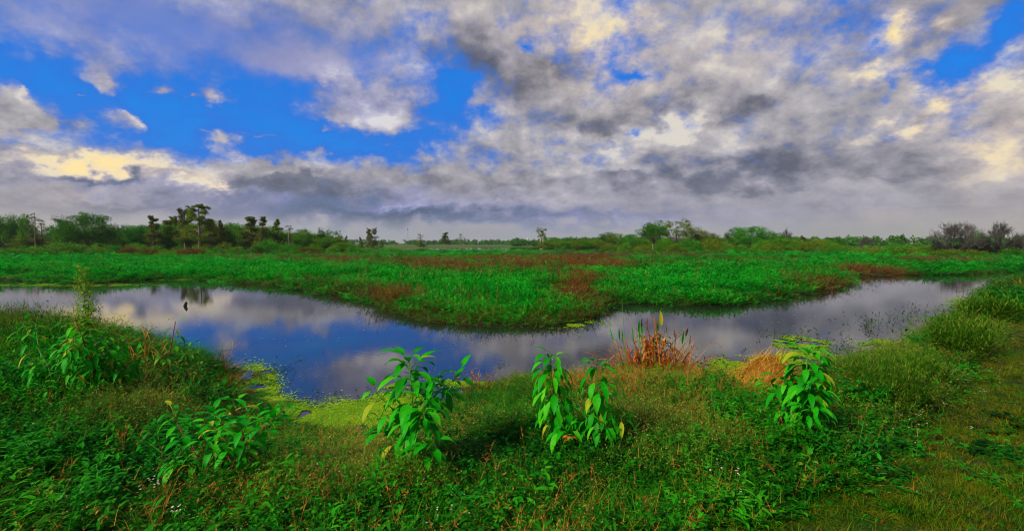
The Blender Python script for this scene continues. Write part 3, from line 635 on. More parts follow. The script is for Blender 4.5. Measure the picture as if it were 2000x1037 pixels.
LAND = [  # the trees one can pick out: key, x, top, width, distance, foliage, name, label, short name for its neighbours' labels
 ('round2', 16, 420, 40, 112, 'dark', 'tree', 'thin topped dark tree at the far left edge of the left wood', 'the thin topped dark tree at the left edge'),
 ('tall1', 33, 423, 26, 116, 'dark', 'tree', 'narrow dark tree beside the bright green column at the left edge', ''),
 ('tall0', 51, 420, 26, 106, 'mid', 'tree', 'tall mid green column shaped tree near the left edge', 'the green column shaped tree'),
 ('snag0', 67, 417, 22, 104, 'brown', 'cypress_tree', 'sparse tall cypress with bare top just right of the green column', 'the sparse bare topped cypress'),
 ('snag1', 81, 430, 16, 108, 'brown', 'cypress_tree', 'thin leafless snag standing in the gap left of the broad oak', ''),
 ('round1', 105, 443, 34, 112, 'mid', 'tree', 'small green tree in the gap left of the broad round oak', ''),
 ('gappy', 130, 430, 30, 114, 'dark', 'tree', 'loose dark tree leaning on the left shoulder of the broad oak', ''),
 ('oak', 166, 418, 86, 98, 'dark', 'oak_tree', 'broad round dark green oak, biggest crown of the left wood', 'the broad round oak'),
 ('round3', 211, 441, 44, 110, 'mid', 'tree', 'dark green tree on the right shoulder of the broad oak', ''),
 ('round0', 243, 441, 36, 114, 'mid', 'tree', 'pointed green tree midway between the broad oak and the thin cypress', ''),
 ('round1', 273, 440, 48, 106, 'bright', 'tree', 'wide fresh green tree left of the thin brown cypress', 'the wide fresh green tree'),
 ('cypress3', 299, 422, 24, 104, 'brown', 'cypress_tree', 'thin brown cypress with a tufted head, first cypress right of the oak', 'the thin brown cypress'),
 ('cypress0', 325, 431, 28, 108, 'brown', 'cypress_tree', 'shorter brown cypress beside the thin tufted cypress', ''),
 ('cypress1', 339, 424, 24, 112, 'olive', 'cypress_tree', 'olive cypress left of the flat headed cypress', ''),
 ('cypress3', 360, 408, 30, 105, 'brown', 'cypress_tree', 'flat headed cypress, second tallest of the wood', 'the flat headed cypress'),
 ('peak', 387, 400, 62, 102, 'olive', 'cypress_tree', 'tallest cypress with pale trunk rising from the left wood', 'the tallest cypress'),
 ('cypress2', 410, 428, 34, 108, 'brown', 'cypress_tree', 'brown cypress on the right shoulder of the tallest cypress', ''),
 ('cone', 430, 431, 24, 110, 'brown', 'cypress_tree', 'small cone shaped cypress right of the tallest cypress', 'the small cone shaped cypress'),
 ('round2', 458, 438, 36, 112, 'mid', 'tree', 'rounded green tree left of the two brown headed trees', ''),
 ('cypress0', 488, 424, 36, 108, 'brown', 'cypress_tree', 'left one of the two brown headed trees in the right half of the wood', 'the brown headed pair'),
 ('cypress2', 514, 424, 32, 106, 'brown', 'cypress_tree', 'right one of the two brown headed trees in the right half of the wood', ''),
 ('cone', 541, 429, 30, 112, 'olive', 'cypress_tree', 'pointed brown tree just right of the brown headed pair', ''),
 ('snag1', 564, 441, 24, 108, 'brown', 'tree', 'dark ragged half bare tree where the wood starts to fall away', 'the ragged half bare tree'),
 ('round0', 595, 448, 36, 118, 'mid', 'tree', 'light green tree right of the ragged half bare tree', ''),
 ('tall2', 627, 446, 16, 118, 'dark', 'tree', 'small dark pointed tree near the thin end of the wood', 'the small dark pointed tree'),
 ('gappy', 650, 449, 30, 118, 'mid', 'tree', 'airy tree near the thin right end of the left wood', ''),
 ('cone', 676, 461, 12, 120, 'mid', 'tree', 'last small pointed tree at the right tip of the left wood', ''),
 ('cone', 703, 463, 11, 150, 'olive', 'tree', 'tiny cone shaped tree left of the dark column tree', ''),
 ('column', 726, 446, 24, 150, 'brown', 'tree', 'lone dark column shaped tree between the wood and the lake', 'the lone dark column tree'),
 ('cone', 745, 468, 7, 150, 'olive', 'tree', 'tiny pointed tree just right of the lone column tree', ''),
 ('snag0', 821, 456, 16, 215, 'olive', 'cypress_tree', 'first sparse cypress of the lake shore, left of the other two', ''),
 ('cone', 821, 470, 17, 214, 'olive', 'tree', 'olive bush tree under the first sparse lake cypress', ''),
 ('cypress3', 870, 454, 17, 215, 'olive', 'cypress_tree', 'fullest cypress of the lake shore, at its middle', ''),
 ('snag1', 900, 456, 11, 215, 'olive', 'cypress_tree', 'bare forked cypress with pale trunk on the lake shore', ''),
 ('snag0', 908, 464, 8, 218, 'brown', 'cypress_tree', 'small bare cypress right beside the forked pale trunk', ''),
 ('snag1', 834, 470, 5, 216, 'brown', 'cypress_tree', 'very small dead cypress between the two sparse lake cypresses', ''),
 ('round1', 1082, 464, 44, 165, 'mid', 'tree', 'low tree at the lake end of the right wood, behind the twin cypress', 'the low tree by the lake'),
 ('round2', 1110, 464, 30, 150, 'dark', 'tree', 'dark rounded tree on the right lake shore', ''),
 ('round3', 1137, 465, 30, 150, 'olive', 'tree', 'olive rounded tree on the right lake shore', ''),
 ('round0', 1160, 464, 30, 150, 'mid', 'tree', 'green tree left of the dark flat topped tree', ''),
 ('round3', 1183, 454, 36, 145, 'dark', 'tree', 'dark flat topped tree, highest between twin cypress and tall dark tree', 'the dark flat topped tree'),
 ('gappy', 1206, 455, 36, 140, 'olive', 'tree', 'loose brownish tree right of the dark flat topped tree', ''),
 ('round1', 1232, 458, 36, 136, 'bright', 'tree', 'fresh green tree left of the tall dark tree with pale trunk', ''),
 ('round2', 1252, 462, 30, 130, 'mid', 'tree', 'low green tree at the left foot of the tall dark tree', ''),
 ('stem', 1276, 434, 46, 116, 'dark', 'tree', 'tall dark tree on a pale trunk standing clear of the right wood', 'the tall dark tree with pale trunk'),
 ('gappy', 1321, 429, 62, 122, 'olive', 'oak_tree', 'spreading airy oak with sky showing through its crown', 'the airy spreading oak'),
 ('round3', 1357, 444, 44, 126, 'brown', 'tree', 'reddish leafed tree on the right shoulder of the airy oak', ''),
 ('round0', 1390, 456, 40, 128, 'olive', 'tree', 'low olive tree in the slope right of the airy oak', ''),
 ('snag1', 1419, 454, 14, 122, 'brown', 'tree', 'thin twiggy tree left of the bright round tree', ''),
 ('tall1', 1438, 445, 34, 120, 'dark', 'tree', 'dark narrow tree touching the bright round tree', ''),
 ('round1', 1468, 443, 60, 114, 'bright', 'tree', 'bright green round tree, freshest crown of the right wood', 'the bright round tree'),
 ('round2', 1511, 453, 40, 120, 'dark', 'tree', 'dark tree on the right side of the bright round tree', ''),
 ('bare1', 1537, 449, 22, 124, None, 'bare_tree', 'small bare headed tree behind the dark tree of the right wood', ''),
 ('cone', 1568, 461, 22, 118, 'olive', 'tree', 'small pointed olive tree right of the bare headed tree', 'the small pointed olive tree'),
 ('round0', 1632, 464, 26, 116, 'dark', 'tree', 'small dark tree where the right wood ends', ''),
 ('bare0', 1692, 463, 26, 112, None, 'bare_tree', 'small grey bare tree in the yellow green shrubs', ''),
 ('bare0', 1861, 437, 68, 84, None, 'bare_tree', 'left one of the three big bare moss hung trees', ''),
 ('bare1', 1893, 438, 50, 86, None, 'bare_tree', 'middle one of the three big bare moss hung trees', ''),
 ('tall2', 1912, 453, 20, 84, 'mid', 'tree', 'small green tree between the big bare trees', ''),
 ('bare2', 1952, 438, 72, 80, None, 'bare_tree', 'darkest of the three big bare moss hung trees, nearest the bank', ''),
 ('bare1', 1990, 457, 44, 92, None, 'bare_tree', 'pale thin bare tree at the right edge', ''),
]
for i, (key, px_, yt, wp, D_, fol, nm, lab, sh) in enumerate(LAND):
    plant_tree(key, px_, yt, wp, D_, fol, nm, lab, 'tree')
# twin bald cypress on its own before the lake
def twin_cypress():
    D_ = 128; x_, y_, d_ = pdir(1058, 447); H = CAMH + d_ * D_ / y_
    e = empty('bald_cypress', (x_ * D_ / y_, D_, .05)); tag(e, 'lone twin stemmed cypress with pale white trunk before the lake', 'tree')
    rng = np.random.default_rng(5); tr, cr = MB(), MB()
    for sx_ in (-1, 1):
        tube(tr, [(0.15 * sx_, 0, -.3), (.25 * sx_, 0, H * .15), (.35 * sx_, 0, H * .5), (.62 * sx_, 0, H * .8), (.7 * sx_, 0, H)], [.32, .22, .15, .09, .04], 8)
        C = []
        for k in range(26):
            z = H * rng.uniform(.52, 1.0); a = rng.uniform(0, 6.28); w = rng.uniform(.3, .85)
            b0 = np.array([sx_ * (.35 + .35 * (z / H - .5) * 2), 0, z]); tp = b0 + np.array([w * math.cos(a), w * math.sin(a), .15])
            tube(tr, [b0, tp], [.035, .012], 4, mat=1); C.append(tp)
        leafcloud(cr, np.array(C), .36, 44, .18, rng, .6)
    for k in range(5):
        z = H * rng.uniform(.3, .5); tube(tr, [(0, 0, z), (rng.choice([-1, 1]) * rng.uniform(.5, 1.1), 0, z + .1)], [.03, .01], 4)
    tr.build('trunk', [M_whitebark, M_greybark], e); cr.build('crown', M_f['olive'], e)
twin_cypress()
# the crowd of lesser trees and the shrubs in front; labels are read from the nearest landmark
SHORT = sorted([(l[1], l[8]) for l in LAND if l[8]])
FILL = []
ORD = ['', 'second ', 'third ', 'fourth ', 'fifth ', 'sixth ', 'seventh ', 'eighth ', 'ninth ', 'tenth ', 'eleventh ', 'twelfth ', 'thirteenth ']
FN = {'dark': 'dark green', 'mid': 'mid green', 'bright': 'fresh green', 'lime': 'yellow green', 'olive': 'olive', 'brown': 'brownish', 'rust': 'rust brown'}
def auto_label(items, noun, cat, name, group):
    used = {}
    for it in sorted(items, key=lambda q: q[1]):
        key, px_, yt, wp, D_, fol = it
        nl = min(SHORT, key=lambda q: abs(q[0] - px_)); side = 'left of' if px_ < nl[0] else 'right of'
        used.setdefault((nl[1], side, fol), []).append(it)
    for (lm, side, fol), its in used.items():
        its.sort(key=lambda q: -q[1] if side == 'left of' else q[1])
        for k, it in enumerate(its):
            key, px_, yt, wp, D_, fol = it
            plant_tree(key, px_, yt, wp, D_, fol, name, '%s%s %s %s %s' % (ORD[k], FN[fol], noun, side, lm), cat, group)
rf = random.Random(3)
wood_top = [(-60, 438), (0, 436), (40, 440), (90, 458), (130, 450), (200, 450), (260, 444), (300, 438), (330, 431), (400, 428), (440, 434), (470, 438), (520, 434), (560, 444), (620, 455), (680, 466)]
def interp(tab, x): return float(np.interp(x, [a for a, b in tab], [b for a, b in tab]))
small = []
xq = -55.0
while xq < 680:
    small.append((rf.choice(['round0', 'round1', 'round2', 'round3', 'tall0', 'tall1', 'tall2', 'tall2']), xq, interp(wood_top, xq) + rf.uniform(0, 15), rf.uniform(28, 46), rf.uniform(106, 135), rf.choice(['dark', 'mid', 'mid', 'olive', 'olive', 'mid', 'bright'])))
    xq += rf.uniform(6, 11)
rt = [(1060, 470), (1100, 469), (1180, 464), (1250, 466), (1330, 460), (1400, 463), (1440, 458), (1520, 459), (1600, 465), (1650, 467)]
xq = 1066.0
while xq < 1640:
    small.append((rf.choice(['round0', 'round1', 'round2', 'round3']), xq, interp(rt, xq) + rf.uniform(0, 6), rf.uniform(22, 36), rf.uniform(128, 150), rf.choice(['dark', 'mid', 'olive', 'mid'])))
    xq += rf.uniform(9, 15)
auto_label(small, 'low tree', 'tree', 'tree', 'lesser trees of the woods')
shrubs = [('shrub2', 118, 473, 74, 82, 'lime'), ('shrub0', 150, 477, 50, 84, 'lime'), ('shrub4', 192, 476, 46, 84, 'lime'), ('shrub1', 228, 479, 40, 82, 'bright'), ('shrub3', 266, 475, 44, 84, 'lime'), ('shrub0', 250, 480, 36, 80, 'rust'),
 ('shrub1', 308, 480, 34, 84, 'lime'), ('shrub4', 326, 488, 46, 78, 'lime'), ('shrub3', 372, 484, 60, 80, 'rust'), ('shrub1', 290, 486, 44, 80, 'rust'), ('shrub2', 60, 480, 60, 86, 'mid'), ('shrub0', 20, 484, 60, 82, 'mid'), ('shrub3', 84, 486, 30, 80, 'bright'),
 ('shrub4', 350, 480, 40, 86, 'mid'), ('shrub2', 420, 484, 50, 90, 'bright'), ('shrub1', 462, 482, 40, 92, 'mid'), ('shrub2', 524, 467, 56, 96, 'bright'), ('shrub0', 561, 475, 36, 94, 'bright'), ('shrub3', 580, 478, 30, 92, 'bright'), ('shrub1', 498, 478, 34, 92, 'mid'),
 ('shrub4', 615, 475, 44, 100, 'mid'), ('shrub1', 650, 480, 26, 98, 'lime'), ('shrub2', 694, 482, 40, 98, 'bright'), ('shrub0', 670, 474, 44, 110, 'olive'), ('shrub3', 640, 472, 50, 112, 'olive'), ('shrub2', -30, 480, 70, 84, 'bright'), ('shrub1', 600, 484, 50, 92, 'rust'), ('shrub4', 390, 476, 40, 92, 'olive'), ('shrub0', 440, 474, 40, 98, 'olive'),
 ('shrub1', 1074, 478, 16, 130, 'bright'), ('shrub0', 1118, 472, 18, 142, 'bright'), ('shrub3', 1150, 478, 30, 134, 'olive'), ('shrub2', 1190, 474, 34, 128, 'olive'), ('shrub1', 1222, 474, 30, 124, 'mid'), ('shrub4', 1255, 476, 40, 112, 'olive'), ('shrub0', 1300, 467, 46, 110, 'mid'), ('shrub2', 1343, 466, 54, 108, 'bright'),
 ('shrub1', 1322, 478, 44, 104, 'olive'), ('shrub3', 1385, 466, 48, 108, 'olive'), ('shrub4', 1418, 470, 40, 108, 'lime'), ('shrub0', 1448, 478, 40, 104, 'mid'), ('shrub2', 1490, 468, 44, 106, 'mid'), ('shrub1', 1528, 464, 52, 104, 'mid'), ('shrub3', 1556, 468, 40, 106, 'lime'), ('shrub4', 1510, 474, 46, 102, 'olive'),
 ('shrub0', 1594, 467, 44, 106, 'olive'), ('shrub2', 1622, 470, 36, 104, 'mid'), ('shrub1', 1568, 474, 40, 100, 'olive'), ('shrub3', 1655, 479, 44, 104, 'lime'), ('shrub4', 1700, 478, 50, 98, 'lime'), ('shrub2', 1748, 475, 50, 84, 'bright'), ('shrub0', 1788, 476, 60, 90, 'lime'), ('shrub1', 1820, 480, 50, 88, 'lime'), ('shrub3', 1726, 482, 46, 88, 'olive'),
 ('shrub4', 1675, 486, 40, 92, 'olive'), ('shrub2', 1850, 486, 60, 80, 'olive'), ('shrub0', 1900, 488, 60, 78, 'olive'), ('shrub1', 1980, 486, 50, 76, 'dark'), ('shrub3', 1770, 484, 50, 82, 'olive'), ('shrub4', 2030, 480, 60, 80, 'dark'), ('shrub0', 1935, 480, 50, 84, 'dark'), ('shrub1', 1878, 478, 40, 88, 'dark')]
auto_label(shrubs, 'shrub', 'shrub', 'shrub', 'shrubs along the edge of the woods')
# the distant wood around the lake: one mass nobody could count
rng = np.random.default_rng(9); cr = MB(); C = []; Rr = []
for k in range(620):
    px_ = rng.uniform(-150, 2150); D_ = rng.uniform(430, 560) if 640 < px_ < 1060 else rng.uniform(210, 330)
    if px_ > 1000 and px_ < 1640: D_ = rng.uniform(260, 380)
    yt = 467.5 + rng.uniform(0, 4.5) if 640 < px_ < 1060 else 463 + rng.uniform(0, 7)
    if 1640 < px_: yt = 462 + rng.uniform(0, 8)
    if px_ < 640: yt = 462 + rng.uniform(0, 6)
    x_, y_, d_ = pdir(px_, yt); top = CAMH + d_ * D_ / y_; x = x_ * D_ / y_
    w = (rng.uniform(1.2, 3.2) if rng.uniform() < .3 else rng.uniform(3, 6)) * D_ / 400
    for q in range(7):
        C.append((x + rng.normal(0, w * .5), D_ + rng.normal(0, w), top * rng.uniform(.15, .88))); Rr.append(top * .24)
C = np.array(C); Rr = np.array(Rr)
leafcloud(cr, C, Rr, 26, 1.3, rng, 1.0)
o = cr.build('distant_wood', M_f['dark']); tag(o, 'distant wood forming a low dark line around the lake', 'distant wood', kind='stuff')
# radio mast and the pale tower
def mast():
    D_ = 900; x_, y_, d_ = pdir(796.5, 444); H = CAMH + d_ * D_ / y_
    e = empty('radio_mast', (x_ * D_ / y_, D_, .3)); tag(e, 'thin radio mast above the far trees left of the lake cypresses', 'mast')
    m_ = plain_mat('mast_steel', (.10, .10, .11), (.2, .2, .21)); m2 = plain_mat('mast_red', (.10, .03, .03), (.14, .04, .04))
    a = MB()
    for q in range(3): a_ = q * 2.094; tube(a, [(.45 * math.cos(a_), .45 * math.sin(a_), -1), (.45 * math.cos(a_), .45 * math.sin(a_), H)], [.10, .10], 4)
    for k in range(int(H / 1.5)):
        for q in range(3):
            a0, a1 = q * 2.094, (q + 1) * 2.094; z0 = k * 1.5
            tube(a, [(.45 * math.cos(a0), .45 * math.sin(a0), z0), (.45 * math.cos(a1), .45 * math.sin(a1), z0 + 1.5)], [.05, .05], 3)
    a.build('lattice', m_, e)
    t = MB(); tube(t, [(0, 0, H - 6), (0, 0, H - 3)], [.75, .75], 8); t.build('antenna', m2, e)
mast()
def tower():
    D_ = 800; x_, y_, d_ = pdir(1030.5, 464.5); H = CAMH + d_ * D_ / y_
    e = empty('water_tower', (x_ * D_ / y_, D_, .3)); tag(e, 'small pale tower on the horizon left of the twin cypress', 'tower')
    m_ = plain_mat('pale_paint', (.5, .48, .42), (.6, .58, .52))
    a = MB(); tube(a, [(0, 0, -1), (0, 0, H * .7)], [.5, .45], 10); a.build('shaft', m_, e)
    b_ = MB(); tube(b_, [(0, 0, H * .68), (0, 0, H * .76), (0, 0, H * .92), (0, 0, H)], [.5, 1.0, 1.0, .2], 12); b_.build('tank', m_, e)
tower()

# ------------------------------------------------------------------ the near bank: ground cover
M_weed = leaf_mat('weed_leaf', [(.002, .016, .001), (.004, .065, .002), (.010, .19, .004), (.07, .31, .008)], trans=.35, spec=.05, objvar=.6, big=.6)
M_thick = leaf_mat('thicket_leaf', [(.003, .03, .001), (.008, .11, .002), (.02, .26, .004), (.08, .36, .006)], trans=.35, spec=.05, objvar=.55)
M_grass = leaf_mat('grass_blade', [(.003, .025, .001), (.009, .08, .002), (.022, .18, .003), (.12, .25, .006)], trans=.35, spec=.05, objvar=.5, big=.5)
M_turf = leaf_mat('short_turf', [(.035, .035, .001), (.05, .12, .002), (.14, .145, .003), (.30, .14, .008)], trans=.3, spec=.05, objvar=.5, big=.8)
M_wisp = leaf_mat('wispy_weed', [(.010, .035, .001), (.03, .11, .003), (.09, .17, .006), (.22, .24, .015)], trans=.3, spec=.08, objvar=.4, big=.7)
M_dry = leaf_mat('dry_grass', [(.10, .035, .005), (.28, .10, .012), (.50, .22, .03), (.20, .20, .012)], trans=.25, spec=.08, objvar=.4)
M_petal = leaf_mat('small_petals', [(.55, .48, .32), (.70, .62, .45)], trans=.2)
M_seed = leaf_mat('seed_heads', [(.12, .09, .012), (.28, .22, .03), (.46, .38, .08)], trans=.2)
M_litter = leaf_mat('leaf_litter', [(.06, .02, .004), (.16, .05, .008), (.26, .12, .02)], trans=.1)
def tuft(seed, mat, n=40, h=.35, r=.08, w=.006, lean=.5, droop=1.0, segs=5):
    rng = np.random.default_rng(seed); mb = MB()
    a = rng.uniform(0, 6.28, n); q = r * np.sqrt(rng.uniform(0, 1, n))
    B = np.stack([q * np.cos(a), q * np.sin(a), np.full(n, -.02)], 1)
    D = unit(rdir(n, .55, 1, rng) * np.array([lean * 2, lean * 2, 1]))
    ribbon(mb, B, D, h * rng.uniform(.45, 1.15, n), w * rng.uniform(.6, 1.3, n), 'blade', droop * rng.uniform(.3, 1.4, n), segs, c=rng.uniform(0, 1, n))
    return mb.build('tuft', mat, link=False)
def weed(seed, mat, n=10, h=.28, r=.08, leafy=9, ll=.05, lw=.022, flowers=0, prof='leaf'):
    rng = np.random.default_rng(seed); mb = MB()
    a = rng.uniform(0, 6.28, n); q = r * np.sqrt(rng.uniform(0, 1, n))
    B = np.stack([q * np.cos(a), q * np.sin(a), np.full(n, -.02)], 1)
    D = unit(rdir(n, .45, 1, rng)); L = h * rng.uniform(.5, 1.2, n)
    end = ribbon(mb, B, D, L, .003, 'stem', .25, 3, c=rng.uniform(.3, .7, n))
    for k in range(leafy):
        t = .2 + .85 * k / leafy
        P_ = B + D * (L * t)[:, None] - np.array([0, 0, .12 * t * t * h])
        Dl = unit(rdir(n, -.1, .7, rng)); s_ = rng.uniform(.55, 1.3, n) * (1.15 - .5 * t)
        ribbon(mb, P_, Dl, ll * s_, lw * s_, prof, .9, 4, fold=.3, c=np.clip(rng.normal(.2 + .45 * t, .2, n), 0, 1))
    if flowers:
        for p_ in end[rng.permutation(n)[:flowers]]:
            for j in range(3):
                c0 = p_ + rng.normal(0, .012, 3)
                aa = np.arange(5) * 1.257; Dp = np.stack([np.cos(aa), np.sin(aa), .35 + 0 * aa], 1)
                ribbon(mb, np.tile(c0, (5, 1)), Dp, .011, .008, 'leaf', .2, 2, mat=1)
    return mb.build('weed', [mat, M_petal], link=False)
def wisp(seed, mat, n=16, h=.34, r=.10, br=8, w=.0028, seed_s=.009):
    rng = np.random.default_rng(seed); mb = MB()
    a = rng.uniform(0, 6.28, n); q = r * np.sqrt(rng.uniform(0, 1, n))
    B = np.stack([q * np.cos(a), q * np.sin(a), np.full(n, -.02)], 1)
    D = unit(rdir(n, .55, 1, rng)); L = h * rng.uniform(.5, 1.2, n)
    ribbon(mb, B, D, L, w, 'stem', .3, 3)
    for k in range(br):
        t = rng.uniform(.25, 1.05, n); P_ = B + D * (L * t)[:, None] - np.array([0, 0, .02])
        Dl = unit(rdir(n, .0, .9, rng) + D * .4); bl_ = h * .28 * rng.uniform(.4, 1.1, n)
        e_ = ribbon(mb, P_, Dl, bl_, w, 'blade', .4, 2)
        if k % 2: ribbon(mb, e_, rdir(n, -.4, .8, rng), seed_s * rng.uniform(.8, 2.2, n), seed_s * .7, 'lance', .3, 2, c=rng.uniform(0, 1, n), mat=1)
        ribbon(mb, P_, rdir(n, -.2, .8, rng), seed_s * 3.2 * rng.uniform(.6, 1.4, n), seed_s * .9, 'lance', .5, 2, c=rng.uniform(0, .6, n))
    return mb.build('wisp', [mat, M_seed], link=False)

N0 = 78000
x, y, r = scatter_polar(N0, 1.9, 44, -56, 56, 1.30)
h, s, nb = land(x, y)
k = (s > .02) & (nb > .5) & (y > 1.2)
x, y, r, h, s = x[k], y[k], r[k], h[k], s[k]
px, py = project(x, y, h)
m_ = (px > -160) & (px < 2160); x, y, r, h, s, px, py = [q[m_] for q in (x, y, r, h, s, px, py)]
# the mown track along the right, read from where it lies on the ground
TRK = [(1180, 1120), (1420, 1037), (1600, 950), (1720, 860), (1830, 760), (1900, 690), (1950, 640), (1985, 600), (2010, 560), (2040, 530)]
trx = np.interp(py, [p[1] for p in TRK][::-1], [p[0] for p in TRK][::-1])
track = sstep(px - trx + 60 * (fbm2(x, y, 1.2, 31) - .5), -40, 50)
lowleft = sstep(-(py - 900) * .0 + (430 - px) / 300, -.2, .8) * sstep(py, 860, 960)
def gs(cx, cy, rx, ry): return np.exp(-((px - cx) / rx) ** 2 - ((py - cy) / ry) ** 2)
edge = 1 - sstep(s, .0, .45)
bare_ = gs(560, 878, 110, 26) + .8 * gs(1480, 790, 30, 8)                      # low matted spot by the cove
dryw = .22 + .55 * edge * (fbm2(x, y, 1.5, 41)) + 1.0 * gs(1600, 720, 60, 18) * 0 + .9 * gs(1770, 650, 120, 34) * edge + .8 * gs(100, 620, 150, 40) + .8 * gs(440, 720, 40, 50) + .6 * gs(1150, 760, 120, 25) + .4 * gs(1330, 760, 60, 30) + .5 * gs(640, 900, 90, 30) + .35 * gs(200, 960, 150, 60) + .9 * gs(1680, 690, 60, 20)
wispw = .16 + .9 * gs(110, 640, 160, 40) + .9 * gs(230, 830, 110, 60) + .9 * gs(720, 890, 150, 60) + 1.2 * gs(1310, 860, 160, 70) + 1.2 * gs(1730, 760, 120, 90) + .8 * gs(1900, 680, 80, 60) + .5 * gs(960, 820, 90, 70) + .5 * gs(620, 960, 160, 60)
grassw = .35 + 1.3 * gs(1000, 800, 90, 60) + 1.0 * gs(1330, 980, 200, 60) + .9 * gs(380, 700, 70, 50) + .8 * gs(1400, 810, 130, 30) + .7 * gs(60, 680, 100, 60) + 1.0 * gs(640, 870, 120, 25) + .9 * gs(1650, 970, 120, 70)
weedw = .62 + .9 * gs(280, 950, 220, 70) + .8 * gs(60, 900, 120, 100) + 1.0 * gs(1000, 960, 260, 80) + .8 * gs(1250, 900, 160, 40) + 1.0 * gs(1700, 830, 70, 60) + .8 * gs(1850, 680, 60, 50) + .9 * gs(1480, 840, 90, 60) + .9 * gs(100, 750, 120, 70) + .6 * gs(460, 930, 120, 70)
dryw = dryw * (1 - .85 * sstep(py, 840, 900))
nz = [fbm2(x, y, 1.25, 50 + i) for i in range(5)]
sc5 = np.stack([dryw * (nz[0] + .1), wispw * nz[1], grassw * nz[2], weedw * nz[3]], 1) ** 2.6
tk = np.clip(track + lowleft * .8, 0, 1)
sc5 = sc5 / sc5.sum(1, keepdims=True)
u = RNG.uniform(0, 1, len(x)); cum = np.cumsum(sc5, 1); typ = (u[:, None] > cum).sum(1)
isT = RNG.uniform(0, 1, len(x)) < tk * .985
typ = np.where(isT, 4, typ)
thin = RNG.uniform(0, 1, len(x)) < np.where(bare_ > .5, .35, 1.0)
grow = (r / 3.2) ** .45
tallf = (.45 + .55 * sstep(s, .05, .6)) * (.25 + 1.5 * fbm2(x, y, 1.0, 61, 4)) * (1 - .22 * sstep(py, 900, 1037)) * (1 - .45 * tk) * np.where(bare_ > .4, .6, 1)
tallf = tallf * (1 - .8 * gs(610, 880, 200, 50)) * (1 - .55 * gs(1250, 780, 330, 60)) * (1 - .25 * gs(1000, 800, 200, 60)) * .74 * (1 - .45 * gs(1720, 690, 110, 40)) * (1 + .8 * gs(90, 700, 190, 70)) * (1 + .4 * gs(1760, 770, 140, 60))
def cover(name, t, variants, label, cat, hs=1.0):
    m = (typ == t) & thin; n = m.sum()
    sxy = grow[m] * RNG.uniform(.8, 1.25, n); sz = hs * tallf[m] * RNG.uniform(.75, 1.25, n) * grow[m] ** .5
    if name == 'track_grass': sxy *= .72; sz *= 1.5
    rot = np.stack([RNG.normal(0, .15, n), RNG.normal(0, .15, n), RNG.uniform(0, 6.28, n)], 1)
    scatter(name, np.stack([x[m], y[m], h[m]], 1), np.stack([sxy, sxy, sz], 1), rot, RNG.integers(0, len(variants), n), variants, label, cat)
    return n
c_ = [cover('dry_grass', 0, [tuft(200 + i, M_dry, 34, .30, .07, .005, .6, 1.2) for i in range(4)], 'dry orange and straw coloured grass along the bank', 'dry grass'),
 cover('wispy_weeds', 1, [wisp(210 + i, M_wisp) for i in range(5)], 'fine stemmed yellow green weeds with tiny seed heads on the bank', 'weeds'),
 cover('long_grass', 2, [tuft(220 + i, M_grass, 46, .36, .09, .0065, .55, 1.3) for i in range(5)], 'long green grass drooping over the near bank', 'grass'),
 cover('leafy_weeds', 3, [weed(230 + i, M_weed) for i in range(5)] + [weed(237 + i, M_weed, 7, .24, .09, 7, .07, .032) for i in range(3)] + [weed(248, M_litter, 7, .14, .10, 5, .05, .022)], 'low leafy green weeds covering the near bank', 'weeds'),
 cover('track_grass', 4, [tuft(240 + i, M_turf, 60, .085, .11, .0035, .9, 1.0, 3) for i in range(4)], 'short trampled grass of the track on the right bank', 'grass')]
# thickets: taller leafy growth in drifts, and a second layer of turf on the track
def extra(name, n, field, variants, label, cat, smin, smax, zs=1.0, seed=0):
    j = RNG.choice(len(x), size=n, p=field / field.sum())
    X2, Y2 = x[j] + RNG.normal(0, .06, n), y[j] + RNG.normal(0, .06, n); H2, S2, NB2 = land(X2, Y2); ok = (S2 > .03) & (NB2 > .5)
    X2, Y2, H2 = X2[ok], Y2[ok], H2[ok]; n = len(X2); sc_ = RNG.uniform(smin, smax, n)
    rot = np.stack([RNG.normal(0, .12, n), RNG.normal(0, .12, n), RNG.uniform(0, 6.28, n)], 1)
    scatter(name, np.stack([X2, Y2, H2], 1), np.stack([sc_, sc_, sc_ * zs], 1), rot, RNG.integers(0, len(variants), n), variants, label, cat)
area = r ** 1.3
patch = sstep(fbm2(x, y, 1.4, 99, 4), .44, .62)
th = (.10 * sstep(py, 700, 800) + 1.0 * gs(150, 740, 230, 90) + .8 * gs(300, 900, 200, 60) * .6 + 1.0 * gs(1700, 780, 120, 80) + .9 * gs(1860, 680, 90, 60) + .8 * gs(1950, 610, 60, 40) + .5 * gs(1000, 900, 260, 70) + .5 * gs(1480, 860, 120, 60) + .6 * gs(80, 940, 160, 60)) * patch * (1 - tk) * (1 - gs(600, 880, 200, 60)) * (s > .25)
extra('thicket', 900, th + 1e-6, [weed(260 + i, M_thick, 9, .34, .10, 9, [.075, .06, .09, .05][i], [.026, .024, .022, .022][i], prof=['leaf', 'leaf', 'lance', 'leaf'][i]) for i in range(4)], 'taller leafy weeds growing in drifts over the near bank', 'weeds', .8, 1.35)
extra('brown_stems', 700, (patch + .2) * (1 - tk) * (s > .1) * (r < 14) + 1e-6, [wisp(270 + i, M_dry, 5, .36, .08, 6, .0028, .009) for i in range(3)], 'thin dry brown stems standing among the green weeds', 'dead weeds', .6, 1.2)
